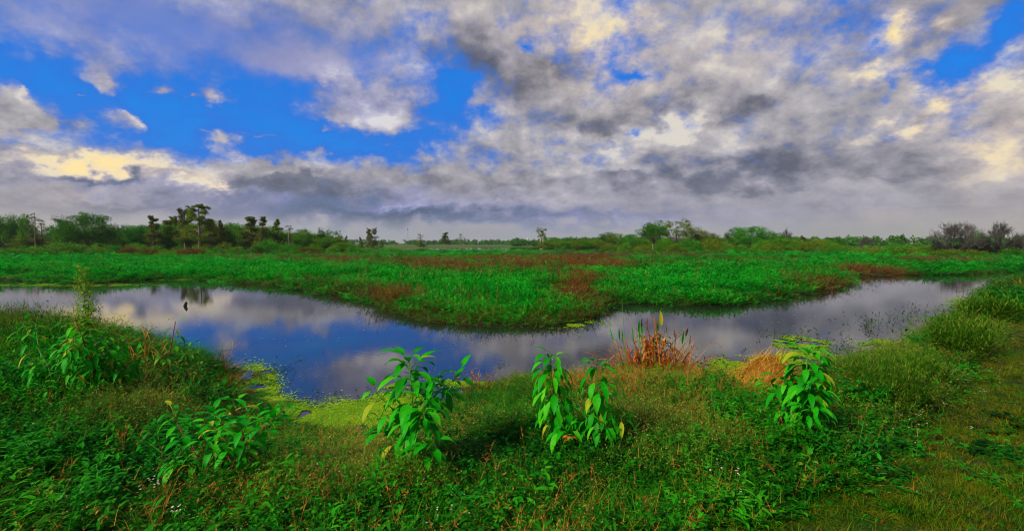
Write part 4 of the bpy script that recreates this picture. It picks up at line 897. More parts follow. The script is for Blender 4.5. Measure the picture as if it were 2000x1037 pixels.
extra('path_grass', 7000, tk * (area / area.max()) ** .3 + 1e-6, [tuft(280 + i, M_turf, 60, .075, .12,   .0035, .8, 1.0, 3) for i in range(3)] + [tuft(284, M_grass, 44, .09, .12, .004, .8, 1.0, 3), weed(285, M_thick, 7, .06, .10, 4, .03, .014), weed(286, M_litter, 4, .05, .10, 3, .03, .012)], 'short olive brown grass of the worn track', 'grass', .8, 1.5, 1.0)

# ------------------------------------------------------------------ plants one can point at
def vein_leaf(name, c1, c2, c3):
    m, N = new_mat(name)
    a = N.n('ShaderNodeAttribute', attribute_name='c', out=2)
    geo = N.n('ShaderNodeNewGeometry', out=0)
    nz = N.noise(geo, 45, 3, .6)
    f = N.m('MULTIPLY_ADD', N.m('SUBTRACT', nz, .5), .5, a, clamp=True)
    colr = N.ramp(f, [(0, c1), (.55, c2), (1, c3)])
    b = N.n('ShaderNodeBsdfPrincipled', {'Base Color': colr, 'Roughness': .5, 'Specular IOR Level': .10, 'Normal': N.n('ShaderNodeBump', {'Strength': .35, 'Distance': .004, 'Height': nz})})
    tr = N.n('ShaderNodeBsdfTranslucent', {0: colr})
    N.n('ShaderNodeOutputMaterial', {0: N.n('ShaderNodeMixShader', {0: .38, 1: b, 2: tr})}, out=None)
    return m
M_leafA = vein_leaf('broad_leaf', (.003, .10, .001), (.008, .32, .003), (.10, .50, .008))
M_leafB = vein_leaf('lime_leaf', (.010, .14, .004), (.05, .30, .010), (.20, .40, .02))
M_leafD = vein_leaf('weed_foliage', (.002, .06, .001), (.006, .19, .003), (.02, .32, .006))
M_yel = vein_leaf('yellowing_leaf', (.10, .20, .006), (.30, .36, .01), (.50, .42, .02))
M_deadleaf = vein_leaf('withered_leaf', (.14, .035, .006), (.46, .13, .014), (.68, .28, .03))
M_gstem = plain_mat('green_stem', (.03, .16, .01), (.10, .24, .02), 30, .6)
M_rstem = plain_mat('red_stem', (.10, .012, .006), (.28, .04, .02), 20, .6)
M_bstem = plain_mat('brown_stem', (.10, .05, .015), (.30, .16, .05), 20, .8)
def place(px, pyb):
    x_, y_, z_ = on_ground(px, pyb)
    return np.array([x_, y_, z_]), math.hypot(x_, y_)
def leafy(name, label, px, pyb, pyt, seed, lmax=.22, lw=.30, n=34, spread=1.0, droop=1.6, stem=None, leaf=None, branches=4, cat='plant', low=.12, bell=.75, top=6, kids=None, group=None, stems=1, stem_r=.006, tipw=.55):
    """stem(s) with spiralling drooping leaves; branches near the foot"""
    rng = np.random.default_rng(seed); base, dd = place(px, pyb); k_ = 1.3 if cat == 'plant' and not name.startswith('leafy') else 1.0; lmax = lmax * k_; n = int(n * 1.45)
    if leaf is None and name.startswith('leafy'): leaf = M_leafD
    xx, yy, zz_ = pdir(px, pyt); H = CAMH + zz_ * (base[1] / yy) - base[2]
    e = empty(name, base); tag(e, label, cat, group)
    st, fo, old = MB(), MB(), MB()
    stem = stem or M_gstem; leaf = leaf or M_leafA
    def shoot(b0, b1, nl, lm, f0, r0):
        mid = (b0 + b1) / 2 + rng.normal(0, .02, 3) * np.linalg.norm(b1 - b0) * 2
        tube(st, [b0, (b0 + mid) / 2, mid, (mid + b1) / 2, b1], [r0, r0 * .9, r0 * .8, r0 * .6, r0 * .4], 6, rng.uniform(.2, .8))
        ax = unit(b1 - b0)
        ts = f0 + (1 - f0) * (np.arange(nl) / max(1, nl - 1)) ** .85
        az_ = np.arange(nl) * 2.4 + rng.uniform(0, 6) + rng.normal(0, .3, nl)
        B = b0 + (b1 - b0) * ts[:, None]
        elev = np.where(ts > .90, rng.uniform(.3, 1.1, nl), .55 - .5 * (1 - ts) + rng.normal(0, .18, nl))
        D = np.stack([np.cos(az_) * np.cos(elev), np.sin(az_) * np.cos(elev), np.sin(elev)], 1)
        sz = lm * (tipw + (1 - tipw) * np.sin(np.pi * np.clip((1 - ts) * 1.15 + .12, 0, 1)) ** bell) * rng.uniform(.8, 1.15, nl)
        ribbon(fo, B, D, sz, sz * lw * rng.uniform(.85, 1.15, nl), 'spade', droop * rng.uniform(.7, 1.3, nl) * (1.1 - .35 * (ts > .9)), 9, fold=.28, c=np.clip(rng.normal(.5, .2, nl), 0, 1), wave=.05)
    for s_ in range(stems):
        off = np.array([rng.normal(0, .05), rng.normal(0, .05), 0]) * (stems > 1); lean = np.array([rng.normal(0, .05), rng.normal(0, .05), 0]) + off * 3.2 * spread
        hh = H * (1 if s_ == 0 else rng.uniform(.6, .95))
        shoot(off + np.array([0, 0, -.04]), lean + np.array([0, 0, hh * .90]), n // (1 if s_ == 0 else 2), lmax, low, stem_r)
        for k in range(branches):
            a = k * 2.1 + rng.uniform(0, 1); z0 = hh * rng.uniform(.08, .5); ln = lmax * rng.uniform(.8, 1.5) * spread
            b0 = off + (lean - off) * (z0 / hh) + np.array([0, 0, z0]); b1 = b0 + np.array([math.cos(a) * ln, math.sin(a) * ln, ln * rng.uniform(.5, 1.0)])
            shoot(b0, b1, 13, lmax * .80, .35, stem_r * .55)
    st.build('stem', stem, e)
    if len(fo.fm) and leaf in (M_leafA, M_leafB):
        for q_ in range(len(fo.fm)):
            nl_ = len(fo.fm[q_]) // 18; pick = rng.uniform(0, 1, nl_) < .05; fo.fm[q_] = np.repeat(pick.astype(np.int32), 18)
    fo.build('foliage', [leaf, M_yel], e)
    if kids == 'old':
        B = np.stack([rng.normal(0, .05, 5), rng.normal(-.05, .03, 5), rng.uniform(.05, .16, 5)], 1)
        ribbon(old, B, rdir(5, -.6, .1, rng), rng.uniform(.08, .13, 5), .045, 'leaf', 1.2, 6, fold=.5, wave=.2)
        o_ = old.build('withered_leaves', M_deadleaf, e)
    return e
leafy('broadleaf_plant', 'tallest leafy green plant, bushy pyramid standing alone in front of the blue water', 826, 930, 672, 301, lmax=.235, lw=.26, n=60, droop=1.7, branches=9, kids='old', stem_r=.009, spread=.95, tipw=.6)
leafy('broadleaf_plant', 'taller of the two close leafy plants with long hanging leaves at mid bank', 1100, 885, 672, 302, lmax=.215, lw=.22, n=48, droop=2.7, branches=3, spread=.7, low=.2)
leafy('broadleaf_plant', 'shorter of the two close leafy plants, on the right side of its taller neighbour', 1175, 895, 690, 303, lmax=.19, lw=.22, n=42, droop=2.7, branches=4, spread=.7, low=.2)
leafy('broadleaf_plant', 'leafy green plant standing right of the straw heap with pale upper leaves', 1572, 875, 664, 304, lmax=.20, lw=.25, n=74, droop=2.1, branches=9, spread=.7, tipw=.8, stem_r=.009)
leafy('broadleaf_plant', 'wide low leafy plant left of the duckweed cove with broad pointed leaves', 425, 935, 775, 305, lmax=.17, lw=.28, n=20, droop=1.6, branches=5, stems=2, stem=M_rstem, spread=1.1)
leafy('broadleaf_plant', 'half hidden leafy shoot at the right shoulder of the wide low plant', 468, 910, 768, 315, lmax=.17, lw=.38, n=18, droop=1.3, branches=3, stem=M_rstem)
leafy('red_stemmed_plant', 'bushy red stemmed plant under the tall flowering stalk', 205, 790, 596, 306, lmax=.24, lw=.17, n=30, droop=2.1, branches=6, stems=4, stem=M_rstem, spread=.8, stem_r=.009)
leafy('red_stemmed_plant', 'leafy plant left of the bushy red stemmed plant with hanging narrow leaves', 135, 790, 618, 316, lmax=.22, lw=.16, n=18, droop=2.2, branches=4, stems=2, spread=1.2, stem_r=.009)
leafy('red_stemmed_plant', 'open branched red stemmed plant at the water edge, second from the left', 338, 800, 612, 307, lmax=.15, lw=.22, n=14, droop=1.9, branches=7, stems=2, stem=M_rstem, leaf=M_leafB, spread=1.1, stem_r=.010)
leafy('leafy_weed', 'leafy weed at the left end of the red stems, hugging the bank', 395, 830, 700, 317, lmax=.14, lw=.26, n=14, droop=1.7, branches=4, stems=2, spread=1.3)
leafy('leafy_weed', 'low bright leafy weed in the lower left corner', 68, 915, 845, 308, lmax=.11, lw=.40, n=14, droop=.9, branches=5, spread=1.2)
leafy('leafy_weed', 'low leafy weed at the bottom between the tall plant and the fallen leaf', 915, 1025, 950, 309, lmax=.10, lw=.38, n=14, droop=.8, branches=4)
leafy('leafy_weed', 'small pale weed with a yellow leaf below the right leafy plant', 1560, 935, 885, 310, lmax=.10, lw=.36, n=12, droop=1.3, branches=0, leaf=M_leafB)
leafy('leafy_weed', 'small rosette weed in the short grass near the right track', 1617, 958, 925, 311, lmax=.10, lw=.28, n=12, droop=.7, branches=0, low=.5)
leafy('leafy_weed', 'small rounded leaf weed at the left foot of the right leafy plant', 1508, 870, 835, 312, lmax=.10, lw=.42, n=10, droop=1.0, branches=2)
leafy('leafy_weed', 'broad leafed weed in the grass below the straw heap', 1395, 800, 762, 313, lmax=.13, lw=.34, n=9, droop=.5, branches=0, low=.4)
leafy('leafy_weed', 'bright leafy bush on the bank right of the leafy plant, second green clump from it', 1700, 815, 740, 318, lmax=.13, lw=.42, n=18, droop=1.0, branches=9, stems=4, spread=1.3)
leafy('leafy_weed', 'bright leafy clump halfway along the right bank', 1822, 700, 640, 319, lmax=.17, lw=.40, n=18, droop=1.0, branches=8, stems=4, spread=1.5)
leafy('leafy_weed', 'bright leafy clump far along the right bank', 1952, 630, 576, 320, lmax=.22, lw=.40, n=18, droop=1.0, branches=8, stems=4, spread=1.5)
leafy('leafy_weed', 'leafy clump where the right bank leaves the picture', 1990, 612, 562, 321, lmax=.22, lw=.36, n=18, droop=1.0, branches=8, stems=4, spread=1.5)
leafy('leafy_weed', 'dark leafy weed crowded under the right leafy plant', 1600, 890, 835, 322, lmax=.11, lw=.26, n=22, droop=1.0, branches=8, stems=3, spread=1.6)
leafy('leafy_weed', 'feathery weed in the middle of the lower left slope', 255, 950, 905, 323, lmax=.10, lw=.30, n=16, droop=.8, branches=6, stems=2, spread=1.4)
leafy('leafy_weed', 'broad leafed weed at the foot of the wide low plant', 320, 900, 850, 324, lmax=.13, lw=.40, n=16, droop=1.0, branches=6, stems=2, spread=1.4)
leafy('leafy_weed', 'leafy weed in the corner of the bank left of the red stems', 30, 770, 700, 325, lmax=.16, lw=.34, n=18, droop=1.3, branches=6, stems=3, spread=1.6)

# arrow leafed plant in the duckweed
def arrow_plant(px, pyb, pyt, seed, label, n=7, lw=.42):
    rng = np.random.default_rng(seed); base, dd = place(px, pyb); base[2] = max(base[2], 0)
    H = (pyb - pyt) / FPX * dd
    e = empty('water_plantain', base); tag(e, label, 'plant')
    st, fo = MB(), MB()
    for k in range(n):
        a = k * 6.28 / n + rng.uniform(0, .5); t_ = rng.uniform(.15, .6); L = H * rng.uniform(.5, .8)
        b1 = np.array([math.cos(a) * L * t_, math.sin(a) * L * t_, L * .75]); tube(st, [(0, 0, -.03), b1 * np.array([.4, .4, .6]), b1], [.005, .004, .003], 5)
        ribbon(fo, b1, unit(b1 + np.array([0, 0, .1])), H * .55, H * .55 * lw, 'lance', .5, 8, fold=.2)
    st.build('stem', M_gstem, e); fo.build('foliage', M_leafA, e)
arrow_plant(530, 852, 798, 1, 'small upright broad leafed plant rooted in the duckweed cove')

# tall flowering stalk
def flower_stalk():
    rng = np.random.default_rng(12); base, dd = place(172, 720)
    xx, yy, zz_ = pdir(160, 523); H = CAMH + zz_ * (base[1] / yy) - base[2]
    e = empty('flowering_stalk', base); tag(e, 'tall yellow green flowering stalk rising above the left bank against the water', 'plant')
    st, fo, fl = MB(), MB(), MB(); top = np.array([-.09, 0, H])
    for j in range(5):
        tp = top * (1 if j == 0 else rng.uniform(.55, .85)) + np.array([rng.normal(0, .10) * (j > 0), rng.normal(0, .05), 0])
        b0 = np.array([rng.normal(0, .03), rng.normal(0, .03), -.03]); tube(st, [b0, (b0 + tp) * .5 + rng.normal(0, .02, 3), tp], [.010, .007, .003], 6)
        n = 130 if j == 0 else 60; ts = rng.uniform(.30, 1, n); B = b0 + (tp - b0) * ts[:, None]
        D = rdir(n, -.2, .8, rng); sz = rng.uniform(.10, .24, n) * (1.25 - .75 * ts)
        ribbon(fo, B, D, sz, sz * .17, 'lance', 1.3, 6, fold=.2, c=rng.uniform(.2, 1, n))
        m = 110 if j == 0 else 50; ts = rng.uniform(.45, 1.02, m); B = b0 + (tp - b0) * ts[:, None]
        ends = ribbon(st, B, rdir(m, .0, .9, rng), rng.uniform(.08, .24, m) * (1.35 - ts), .004, 'stem', .9, 4)
        for q in ends: ribbon(fl, q + rng.normal(0, .006, (7, 3)), rdir(7, -1, 1, rng), .028, .016, 'leaf', .3, 2)
    st.build('stem', plain_mat('yellow_stem', (.14, .16, .01), (.35, .30, .03), 20), e); fo.build('foliage', M_leafB, e); fl.build('flower_heads', M_yel, e)
flower_stalk()

# pickerelweed clump, mostly withered, standing in the shallows
def pickerel():
    rng = np.random.default_rng(22); base, dd = place(1278, 742)
    e = empty('pickerel_clump', base); tag(e, 'withered orange brown clump of water plants with few green blades at the pond edge', 'water plant')
    de, st, gr, ye, hd, ar = MB(), MB(), MB(), MB(), MB(), MB()
    n = 1100; a = rng.uniform(0, 6.28, n); q = rng.uniform(0, 1, n) ** .6
    B = np.stack([q * np.cos(a) * .64, q * np.sin(a) * .26, np.full(n, -.05)], 1)
    D = unit(np.stack([np.cos(a) * q * .8 + rng.normal(0, .28, n), np.sin(a) * q * .5 + rng.normal(0, .28, n), rng.uniform(.35, 1.3, n)], 1))
    L = rng.uniform(.40, 1.10, n) * (1.15 - .35 * q); ribbon(de, B, D, L, rng.uniform(.010, .030, n), 'stem', rng.uniform(.2, 5.0, n), 10, c=rng.uniform(0, .9, n), wave=.1)
    n = 170; a = rng.uniform(0, 6.28, n); B2 = np.stack([np.cos(a) * rng.uniform(0, .5, n), np.sin(a) * rng.uniform(0, .2, n), rng.uniform(.12, .74, n)], 1)
    B2[:, :2] *= (1.15 - B2[:, 2:3])
    ribbon(de, B2, unit(rdir(n, -.6, .8, rng)), rng.uniform(.10, .24, n), rng.uniform(.025, .055, n), 'leaf', 1.6, 7, fold=.6, c=rng.uniform(.2, 1, n), wave=.15)
    def at_px(px_, py_):       # local spot over the clump
        xx, yy, zz_ = pdir(px_, py_); k = base[1] / yy
        return np.array([xx * k - base[0], rng.uniform(-.08, .08), CAMH + zz_ * k - base[2]])
    def spear(px_, ptip, pmid, mb, w, base_dx=0, c=.5):
        tp = at_px(px_, ptip); md = at_px(px_ + base_dx * .3, pmid); b0 = np.array([md[0] * .75 + base_dx * .001, md[1], -.03])
        tube(st, [b0, (b0 + md) / 2, md], [.006, .005, .004], 5); d_ = tp - md
        ribbon(mb, md, d_, np.linalg.norm(d_) * 1.05, w, 'lance', .15, 8, fold=.25, c=c, side=(1, .25, 0))
    spear(1193, 640, 668, gr, .022, 14); spear(1208, 640, 664, gr, .03, 8); spear(1216, 644, 668, gr, .022, 5); spear(1236, 638, 668, gr, .024, -2)
    spear(1246, 624, 648, gr, .036, 2); spear(1253, 628, 652, gr, .038, 1); spear(1249, 642, 662, gr, .03, 1); spear(1332, 645, 672, gr, .042, -5)
    spear(1290, 608, 636, ye, .075, 0, .9); spear(1285, 624, 650, ye, .05, 0, .2)
    spear(1276, 614, 645, de, .03, 0, .6); spear(1300, 632, 650, hd, .02, 0); spear(1319, 645, 660, hd, .03, -4); spear(1343, 640, 658, hd, .04, -8); spear(1352, 656, 676, hd, .02, -10); spear(1252, 620, 640, hd, .025, 0); spear(1266, 622, 650, de, .02, 0, .3)
    t0 = at_px(1216, 592); tube(st, [(t0[0] * .8, 0, -.03), (t0[0] * .92, 0, t0[2] * .5), t0], [.006, .005, .0025], 5); ribbon(hd, np.tile(t0, (8, 1)), rdir(8, -.2, 1, rng), .03, .008, 'lance', .3, 2)
    p = [at_px(1340, 690), at_px(1362, 681), at_px(1384, 670), at_px(1400, 669), at_px(1408, 676)]
    for q_ in p: q_[1] = 0
    tube(ar, p, [.005, .004, .0035, .003, .002], 5); B = np.tile(p[-1], (14, 1)) + rng.normal(0, .012, (14, 3)); ribbon(ar, B, rdir(14, -1, .2, rng), .03, .010, 'lance', .4, 2)
    de.build('withered_leaves', M_deadleaf, e); st.build('stem', M_gstem, e); gr.build('green_blades', M_leafA, e); ye.build('yellow_blade', M_yel, e); hd.build('seed_heads', M_brown, e); ar.build('arching_stalk', M_bstem, e)
pickerel()
def pickerel_low(px, py, seed, label, w=.25, hh=.16, n=90):
    rng = np.random.default_rng(seed); base, dd = place(px, py); mb = MB()
    B = np.stack([rng.uniform(-w, w, n), rng.uniform(-.08, .08, n), np.full(n, -.02)], 1)
    ribbon(mb, B, unit(rdir(n, .3, 1, rng)), rng.uniform(.5, 1.2, n) * hh, rng.uniform(.008, .02, n), 'stem', 1.5, 6, wave=.1)
    o_ = mb.build('withered_tuft', M_deadleaf); o_.location = base; tag(o_, label, 'dead plant')
pickerel_low(1190, 740, 31, 'short row of withered brown leaves left of the orange clump')
pickerel_low(1375, 745, 32, 'low withered tuft right of the orange clump', .12, .22, 60)
pickerel_low(270, 770, 33, 'orange brown dried stems between the two red stemmed plants', .12, .42, 50)
pickerel_low(60, 650, 35, 'dried reddish stalks on the bank at the left edge', .5, .30, 120)

# heap of straw
def straw():
    rng = np.random.default_rng(41); base, dd = place(1480, 770); mb = MB()
    Lx, Ly, Hh = .60, .36, .42
    tx = np.linspace(-1, 1, 40); X_, Y_ = np.meshgrid(tx, tx); rr = np.hypot(X_, Y_)
    hgt_ = lambda x_, y_: Hh * np.clip(1 - (x_ ** 2 + y_ ** 2), 0, 1) ** .7 * (.62 + .62 * x_ + .25 * np.sin(7 * x_ + 4 * y_) * (1 - x_ * x_)) * (1 + .2 * np.sin(5 * x_ + 3 * y_))
    V = np.stack([X_ * Lx, Y_ * Ly + X_ * .18, hgt_(X_, Y_) - .05 * (rr > .98) - .03], -1).reshape(-1, 3); i_ = np.arange(39)[:, None] * 40 + np.arange(39)[None]
    mb.add(V, np.stack([i_, i_ + 1, i_ + 41, i_ + 40], -1).reshape(-1, 4), .1)
    n = 3600; a = rng.uniform(0, 6.28, n); q = np.sqrt(rng.uniform(0, 1, n)) * 1.02; ux, uy = q * np.cos(a), q * np.sin(a)
    B = np.stack([ux * Lx, uy * Ly + ux * .18, hgt_(ux, uy) - .01], 1)
    an = rng.normal(.5, .5, n) + np.pi * (rng.uniform(0, 1, n) < .6)
    D = unit(np.stack([np.cos(an), np.sin(an) * .6, rng.uniform(-.2, .75, n)], 1) + rng.normal(0, .45, (n, 3)))
    ribbon(mb, B, D, rng.uniform(.08, .26, n), rng.uniform(.003, .006, n), 'stem', rng.uniform(.2, 1.4, n), 4, c=rng.uniform(0, 1, n))
    m_ = leaf_mat('straw', [(.18, .07, .006), (.56, .25, .018), (.76, .46, .06)], trans=.2, objvar=0)
    o_ = mb.build('straw_heap', m_); o_.location = base; tag(o_, 'heap of golden orange straw at the water edge left of the right leafy plant', 'straw heap')
straw()
# upright dead stalk beyond the tall plant
def dead_stalk(px, pyb, pyt, seed, label, sp=.12):
    rng = np.random.default_rng(seed); base, dd = place(px, pyb); H = (pyb - pyt) / FPX * dd; mb = MB()
    for k in range(5):
        a = rng.uniform(0, 6.28); tip = np.array([rng.normal(0, .25) * H, 0, H * rng.uniform(.6, 1)]); tube(mb, [(0, 0, -.02), tip * .5 + rng.normal(0, .01, 3), tip], [.006, .005, .002], 5)
        B = tip * rng.uniform(.5, 1, (9, 1)); ribbon(mb, B, rdir(9, -.2, 1, rng), H * .3, .010, 'lance', .8, 4)
    o_ = mb.build('dead_stalk', M_dry); o_.location = base; tag(o_, label, 'dead plant')
dead_stalk(942, 775, 716, 51, 'pale dried stalk standing at the water edge right of the tall leafy plant')
dead_stalk(920, 775, 722, 52, 'bent brown stalk just left of the pale dried stalk')
dead_stalk(280, 760, 655, 53, 'dried orange stalk leaning between the two red stemmed plants')
dead_stalk(445, 740, 668, 54, 'dried grass stalk on the point of the bank above the duckweed')
# long reed tuft, corner blades
def reed(px, pyb, seed, label, n=34, hh=.5, w=.010, mat=None):
    base, dd = place(px, pyb); o_ = tuft(seed, mat or M_grass, n, hh, .08, w, .7, 1.0, 7); COL.objects.link(o_); o_.name = 'reed_tuft'; o_.location = base; tag(o_, label, 'reed tuft')
M_reed = leaf_mat('reed_blade', [(.01, .10, .004), (.04, .22, .008), (.16, .30, .012)], objvar=.1)
reed(330, 860, 61, 'tuft of long pale reed blades below the red stemmed plant', 34, .55, .011, M_reed)
reed(505, 1045, 62, 'few pale grass blades at the bottom edge left of centre', 9, .22, .009, M_reed)
reed(395, 1060, 63, 'two pale blades cut by the bottom edge, left of the other blades', 5, .22, .009, M_reed)
reed(1845, 655, 64, 'pale grass tuft on the right bank below the bright leafy clump', 30, .4, .010, M_reed)
reed(455, 770, 65, 'brownish sedge tuft overhanging the duckweed', 60, .42, .006, M_dry)
# weed bushes on the right bank
M_bush = leaf_mat('bush_leaf', [(.008, .04, .001), (.02, .10, .002), (.06, .17, .004), (.16, .20, .012)], spec=.04, objvar=0)
def bush(px, pyb, pyt, wpx, seed, label, mat=None):
    rng = np.random.default_rng(seed); base, dd = place(px, pyb); H = (pyb - pyt) / FPX * dd; Wd = wpx / FPX * dd; mb = MB()
    n = 260; a = rng.uniform(0, 6.28, n); q = np.sqrt(rng.uniform(0, 1, n))
    B = np.stack([np.cos(a) * q * Wd * .22, np.sin(a) * q * Wd * .22, np.full(n, -.03)], 1); D = unit(np.stack([np.cos(a) * q * Wd / H * .45, np.sin(a) * q * Wd / H * .45, np.ones(n)], 1) + rng.normal(0, .12, (n, 3)))
    L = H * (1.05 - .35 * q * q) * rng.uniform(.6, 1, n); ribbon(mb, B, D, L, .004, 'stem', .3, 4)
    for k in range(16):
        t = rng.uniform(.25, 1, n); P_ = B + D * (L * t)[:, None]
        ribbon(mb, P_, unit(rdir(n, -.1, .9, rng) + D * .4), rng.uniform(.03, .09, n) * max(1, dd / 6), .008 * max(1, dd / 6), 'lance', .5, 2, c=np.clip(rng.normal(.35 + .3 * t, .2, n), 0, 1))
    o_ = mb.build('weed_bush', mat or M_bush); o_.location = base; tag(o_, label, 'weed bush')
bush(1735, 805, 688, 130, 71, 'rounded dusty green weed bush on the right bank, nearest of the bushes')
bush(1872, 705, 622, 90, 72, 'dark upright weed bush halfway along the right bank')
bush(1790, 760, 690, 90, 73, 'low weed bush between the nearest bush and the dark upright bush')
bush(1935, 640, 588, 70, 74, 'small weed bush far along the right bank')
bush(1690, 770, 700, 80, 75, 'brownish weed bush at the left side of the nearest bush')
# fallen leaf
def fallen(px, py, L, seed, label, mat, name='fallen_leaf'):
    x_, y_, z_ = on_ground(px, py); mb = MB(); ribbon(mb, (0, 0, .0), (.8, .35, .35), L, L * .42, 'leaf', .9, 10, fold=.55, wave=.10, side=(-.3, .9, .2))
    o_ = mb.build(name, mat); o_.location = (x_, y_, z_ + .20); tag(o_, label, 'leaf')
fallen(1098, 908, .14, 1, 'curled orange dead leaf lying on the weeds below the two close leafy plants', M_deadleaf)
def stump():
    x_, y_ = at(363, 598, 0); mb = MB(); H = 1.0 * 10 / FPX * y_
    tube(mb, [(-.01, 0, -.12), (-.03, 0, 0), (-.01, 0, H * .45), (.015, 0, H * .8), (.02, 0, H * 1.0)], [.045, .06, .045, .025, .008], 9)
    tube(mb, [(.02, 0, H * .3), (.05, 0, H * .6), (.05, 0, H * .75)], [.03, .02, .006], 6)
    o_ = mb.build('stump', plain_mat('wet_wood', (.010, .008, .006), (.03, .025, .018), 20)); o_.location = (x_, y_, 0); tag(o_, 'dark broken stump standing in the water near the left bank', 'stump')
stump()

# ------------------------------------------------------------------ duckweed, floating bits, shoots in the water
M_duck = leaf_mat('duckweed', [(.05, .16, .002), (.15, .30, .003), (.30, .44, .006)], trans=.1, objvar=0, big=1.5)
DUCK = [(500, 745, 28, 22, 1.3), (490, 780, 36, 30, 1.6), (540, 815, 50, 26, 1.8), (620, 832, 70, 22, 1.8), (700, 822, 60, 26, 1.8), (760, 815, 60, 26, 1.7), (700, 795, 40, 8, .9), (790, 775, 50, 6, .7), (780, 752, 40, 5, .5), (960, 748, 80, 6, .8), (1060, 742, 60, 8, 1.0),
        (1000, 770, 70, 10, .8), (1420, 728, 60, 12, 1.2), (1470, 712, 60, 10, 1.0), (1545, 668, 24, 7, 1.2), (1590, 675, 22, 7, .9), (1650, 712, 50, 8, .9), (1765, 672, 50, 8, .8), (1900, 592, 34, 9, .9), (1935, 566, 26, 6, .9), (1570, 700, 40, 9, 1.0),
        (130, 556, 120, 2.5, .9), (350, 546, 80, 1.6, .8), (1080, 632, 60, 5, .8), (560, 855, 60, 10, 1.2)]
n = 420000; u_ = RNG.uniform(0, 1, n)
W_ = np.array([d[2] * d[3] * (1 if d[1] > 700 else 1.6) for d in DUCK]); W_ /= W_.sum(); ch = np.searchsorted(np.cumsum(W_), u_ * .9999)
dk = np.array([d[:4] for d in DUCK])[ch]; kk = np.array([d[4] for d in DUCK])[ch]
qx = dk[:, 0] + RNG.normal(0, .62, n) * dk[:, 2]; qy = dk[:, 1] + RNG.normal(0, .62, n) * dk[:, 3]; qy = np.maximum(qy, 500)
xx, yy, zz_ = pdir(qx, qy); t_ = -CAMH / zz_; dx_, dy_ = xx * t_, yy * t_
okk = (dy_ > 2) & (dy_ < 40); dx_, dy_, kk = dx_[okk], dy_[okk], kk[okk]
nn = fbm2(dx_, dy_, 2.2, 81, 5); hh_, ss_, _ = land(dx_, dy_)
okk = (nn > .66 - .20 * kk) & (ss_ < .15) & (RNG.uniform(0, 1, len(nn)) < .75); dx_, dy_ = dx_[okk], dy_[okk]
mb = MB(); n = len(dx_); rr_ = RNG.uniform(.006, .016, n) * np.clip(np.hypot(dx_, dy_) / 7, .8, 2.2); a = RNG.uniform(0, 6.28, n)
ang6 = np.arange(5) * 1.2566
V = np.stack([dx_[:, None] + rr_[:, None] * np.cos(a[:, None] + ang6), dy_[:, None] + rr_[:, None] * np.sin(a[:, None] + ang6), (.004 + RNG.uniform(0, .010, n))[:, None] + RNG.normal(0, .002, (n, 5))], -1).reshape(-1, 3)
mb.add(V, (np.arange(n)[:, None] * 5 + np.arange(5)[None]), np.repeat(RNG.uniform(0, 1, n), 5))
o = mb.build('duckweed', M_duck); tag(o, 'yellow green duckweed floating in the cove and along the bank', 'duckweed', kind='stuff')
# specks floating on the open water
n = 5200; qx = RNG.uniform(150, 1750, n); qy = 590 + 200 * RNG.uniform(0, 1, n) ** 1.3
xx, yy, zz_ = pdir(qx, qy); t_ = -CAMH / zz_; dx_, dy_ = xx * t_, yy * t_; _, ss_, _ = land(dx_, dy_); nn = fbm2(dx_, dy_ * 2, .9, 91, 4)
okk = (ss_ < -.1) & (nn > .52); dx_, dy_ = dx_[okk], dy_[okk]; n = len(dx_); mb = MB(); rr_ = RNG.uniform(.004, .014, n) * np.clip(np.hypot(dx_, dy_) / 8, .6, 2); a = RNG.uniform(0, 6.28, n)
V = np.stack([dx_[:, None] + rr_[:, None] * np.cos(a[:, None] + ang6), dy_[:, None] + rr_[:, None] * .6 * np.sin(a[:, None] + ang6), np.full((n, 5), .004)], -1).reshape(-1, 3)
mb.add(V, (np.arange(n)[:, None] * 5 + np.arange(5)[None]), np.repeat(RNG.uniform(0, 1, n), 5))
o = mb.build('floating_specks', leaf_mat('floating_bits', [(.03, .03, .02), (.10, .11, .07), (.45, .45, .40)], trans=0, objvar=0)); tag(o, 'small pale and dark specks floating on the open water', 'floating specks', kind='stuff')
# dark shoots poking out of the shallows
SH = [(505, 745, 10, 8, 30), (540, 735, 20, 10, 20), (560, 725, 12, 5, 14), (650, 765, 15, 5, 8), (700, 775, 12, 6, 8), (760, 760, 30, 10, 20), (980, 715, 10, 3, 8), (1500, 655, 12, 3, 10), (1460, 715, 60, 12, 60), (1700, 630, 25, 5, 24), (1760, 620, 20, 4, 20), (1780, 600, 5, 2, 5), (1640, 680, 40, 6, 40),
      (1900, 570, 30, 8, 40), (1690, 548, 40, 4, 50), (1660, 556, 20, 4, 36), (1720, 640, 50, 6, 40), (1820, 615, 30, 8, 30), (95, 600, 30, 6, 10), (590, 700, 20, 4, 6), (1550, 660, 20, 6, 30), (1240, 775, 5, 3, 4), (1420, 735, 40, 8, 60)]
mb = MB()
for (cx, cy, rx, ry, k) in SH:
    qx = cx + RNG.normal(0, 1, k) * rx; qy = cy + RNG.normal(0, 1, k) * ry; xx, yy, zz_ = pdir(qx, qy); t_ = -CAMH / zz_; P_ = np.stack([xx * t_, yy * t_, np.full(k, -.01)], 1); d0 = np.hypot(P_[:, 0], P_[:, 1])
    D = unit(rdir(k, .2, 1)); L = RNG.uniform(.05, .17, k) * np.clip(d0 / 8, .7, 2); ribbon(mb, P_, D, L, .004 * np.clip(d0 / 8, .7, 3), 'stem', .8, 4)
    for j in range(4): ribbon(mb, P_ + D * (L * (.3 + .2 * j))[:, None], rdir(k, -.1, .8), L * .4, L * .13, 'lance', .5, 2)
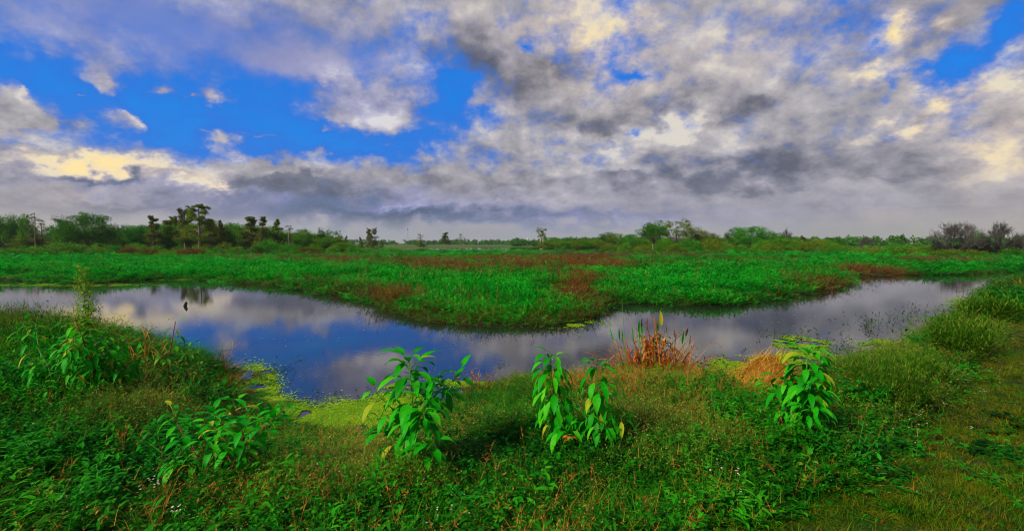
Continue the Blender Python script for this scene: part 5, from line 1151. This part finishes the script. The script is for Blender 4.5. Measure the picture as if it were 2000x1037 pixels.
o = mb.build('water_shoots', leaf_mat('dark_shoot', [(.012, .03, .004), (.02, .07, .006), (.06, .14, .01)], objvar=0)); tag(o, 'dark leafy shoots poking out of the shallow water', 'water shoots', kind='stuff')
# small pale flower heads scattered over the bank
FLW = [(290, 918, 12, 6, 7), (345, 962, 10, 4, 4), (60, 845, 20, 20, 6), (860, 960, 40, 30, 10), (700, 880, 80, 20, 4), (1400, 905, 20, 12, 6), (1440, 945, 20, 10, 3), (1760, 760, 60, 40, 40), (1880, 690, 60, 40, 20), (1830, 720, 40, 40, 16), (1950, 650, 50, 50, 10),
       (1610, 855, 8, 4, 4), (150, 700, 60, 50, 14), (200, 730, 30, 20, 6), (1700, 880, 80, 50, 3), (1600, 720, 10, 5, 3), (80, 750, 40, 40, 8)]
mb = MB()
for (cx, cy, rx, ry, k) in FLW:
    for _ in range(k):
        x_, y_ = at(cx + RNG.normal() * rx, cy + RNG.normal() * ry, .75); z_ = float(ground_z(np.array([x_]), np.array([y_]))[0])
        if z_ < .1: continue
        hh_ = min(.26, max(.13, .66 - z_)); p_ = np.array([x_, y_, z_ + hh_]); tube(mb, [(x_ + RNG.normal() * .02, y_, z_), p_], [.0015, .0012], 4, mat=1)
        for j in range(RNG.integers(1, 4)):
            c0 = p_ + RNG.normal(0, .010, 3); aa = np.arange(5) * 1.257 + RNG.uniform(0, 1); Dp = np.stack([np.cos(aa), np.sin(aa), .4 + 0 * aa], 1); ribbon(mb, np.tile(c0, (5, 1)), Dp, .009, .007, 'leaf', .2, 2)
o = mb.build('small_flowers', [M_petal, M_gstem]); tag(o, 'tiny cream white flowers dotted over the near bank', 'flowers', kind='stuff')

# ------------------------------------------------------------------ the damp air
hm, N = new_mat('damp_air')
vol = N.n('ShaderNodeVolumePrincipled', {'Color': (.72, .76, .80), 'Density': .00016, 'Anisotropy': .1})
N.n('ShaderNodeOutputMaterial', {1: vol}, out=None)
b0, b1 = (-1500, -1500, -1.7), (1500, 1500, 64)
V = [(x_, y_, z_) for z_ in (b0[2], b1[2]) for y_ in (b0[1], b1[1]) for x_ in (b0[0], b1[0])]
o = MB().add(V, [(0, 2, 3, 1), (4, 5, 7, 6), (0, 1, 5, 4), (2, 6, 7, 3), (0, 4, 6, 2), (1, 3, 7, 5)]).build('haze', hm, smooth=False)
tag(o, kind='stuff')
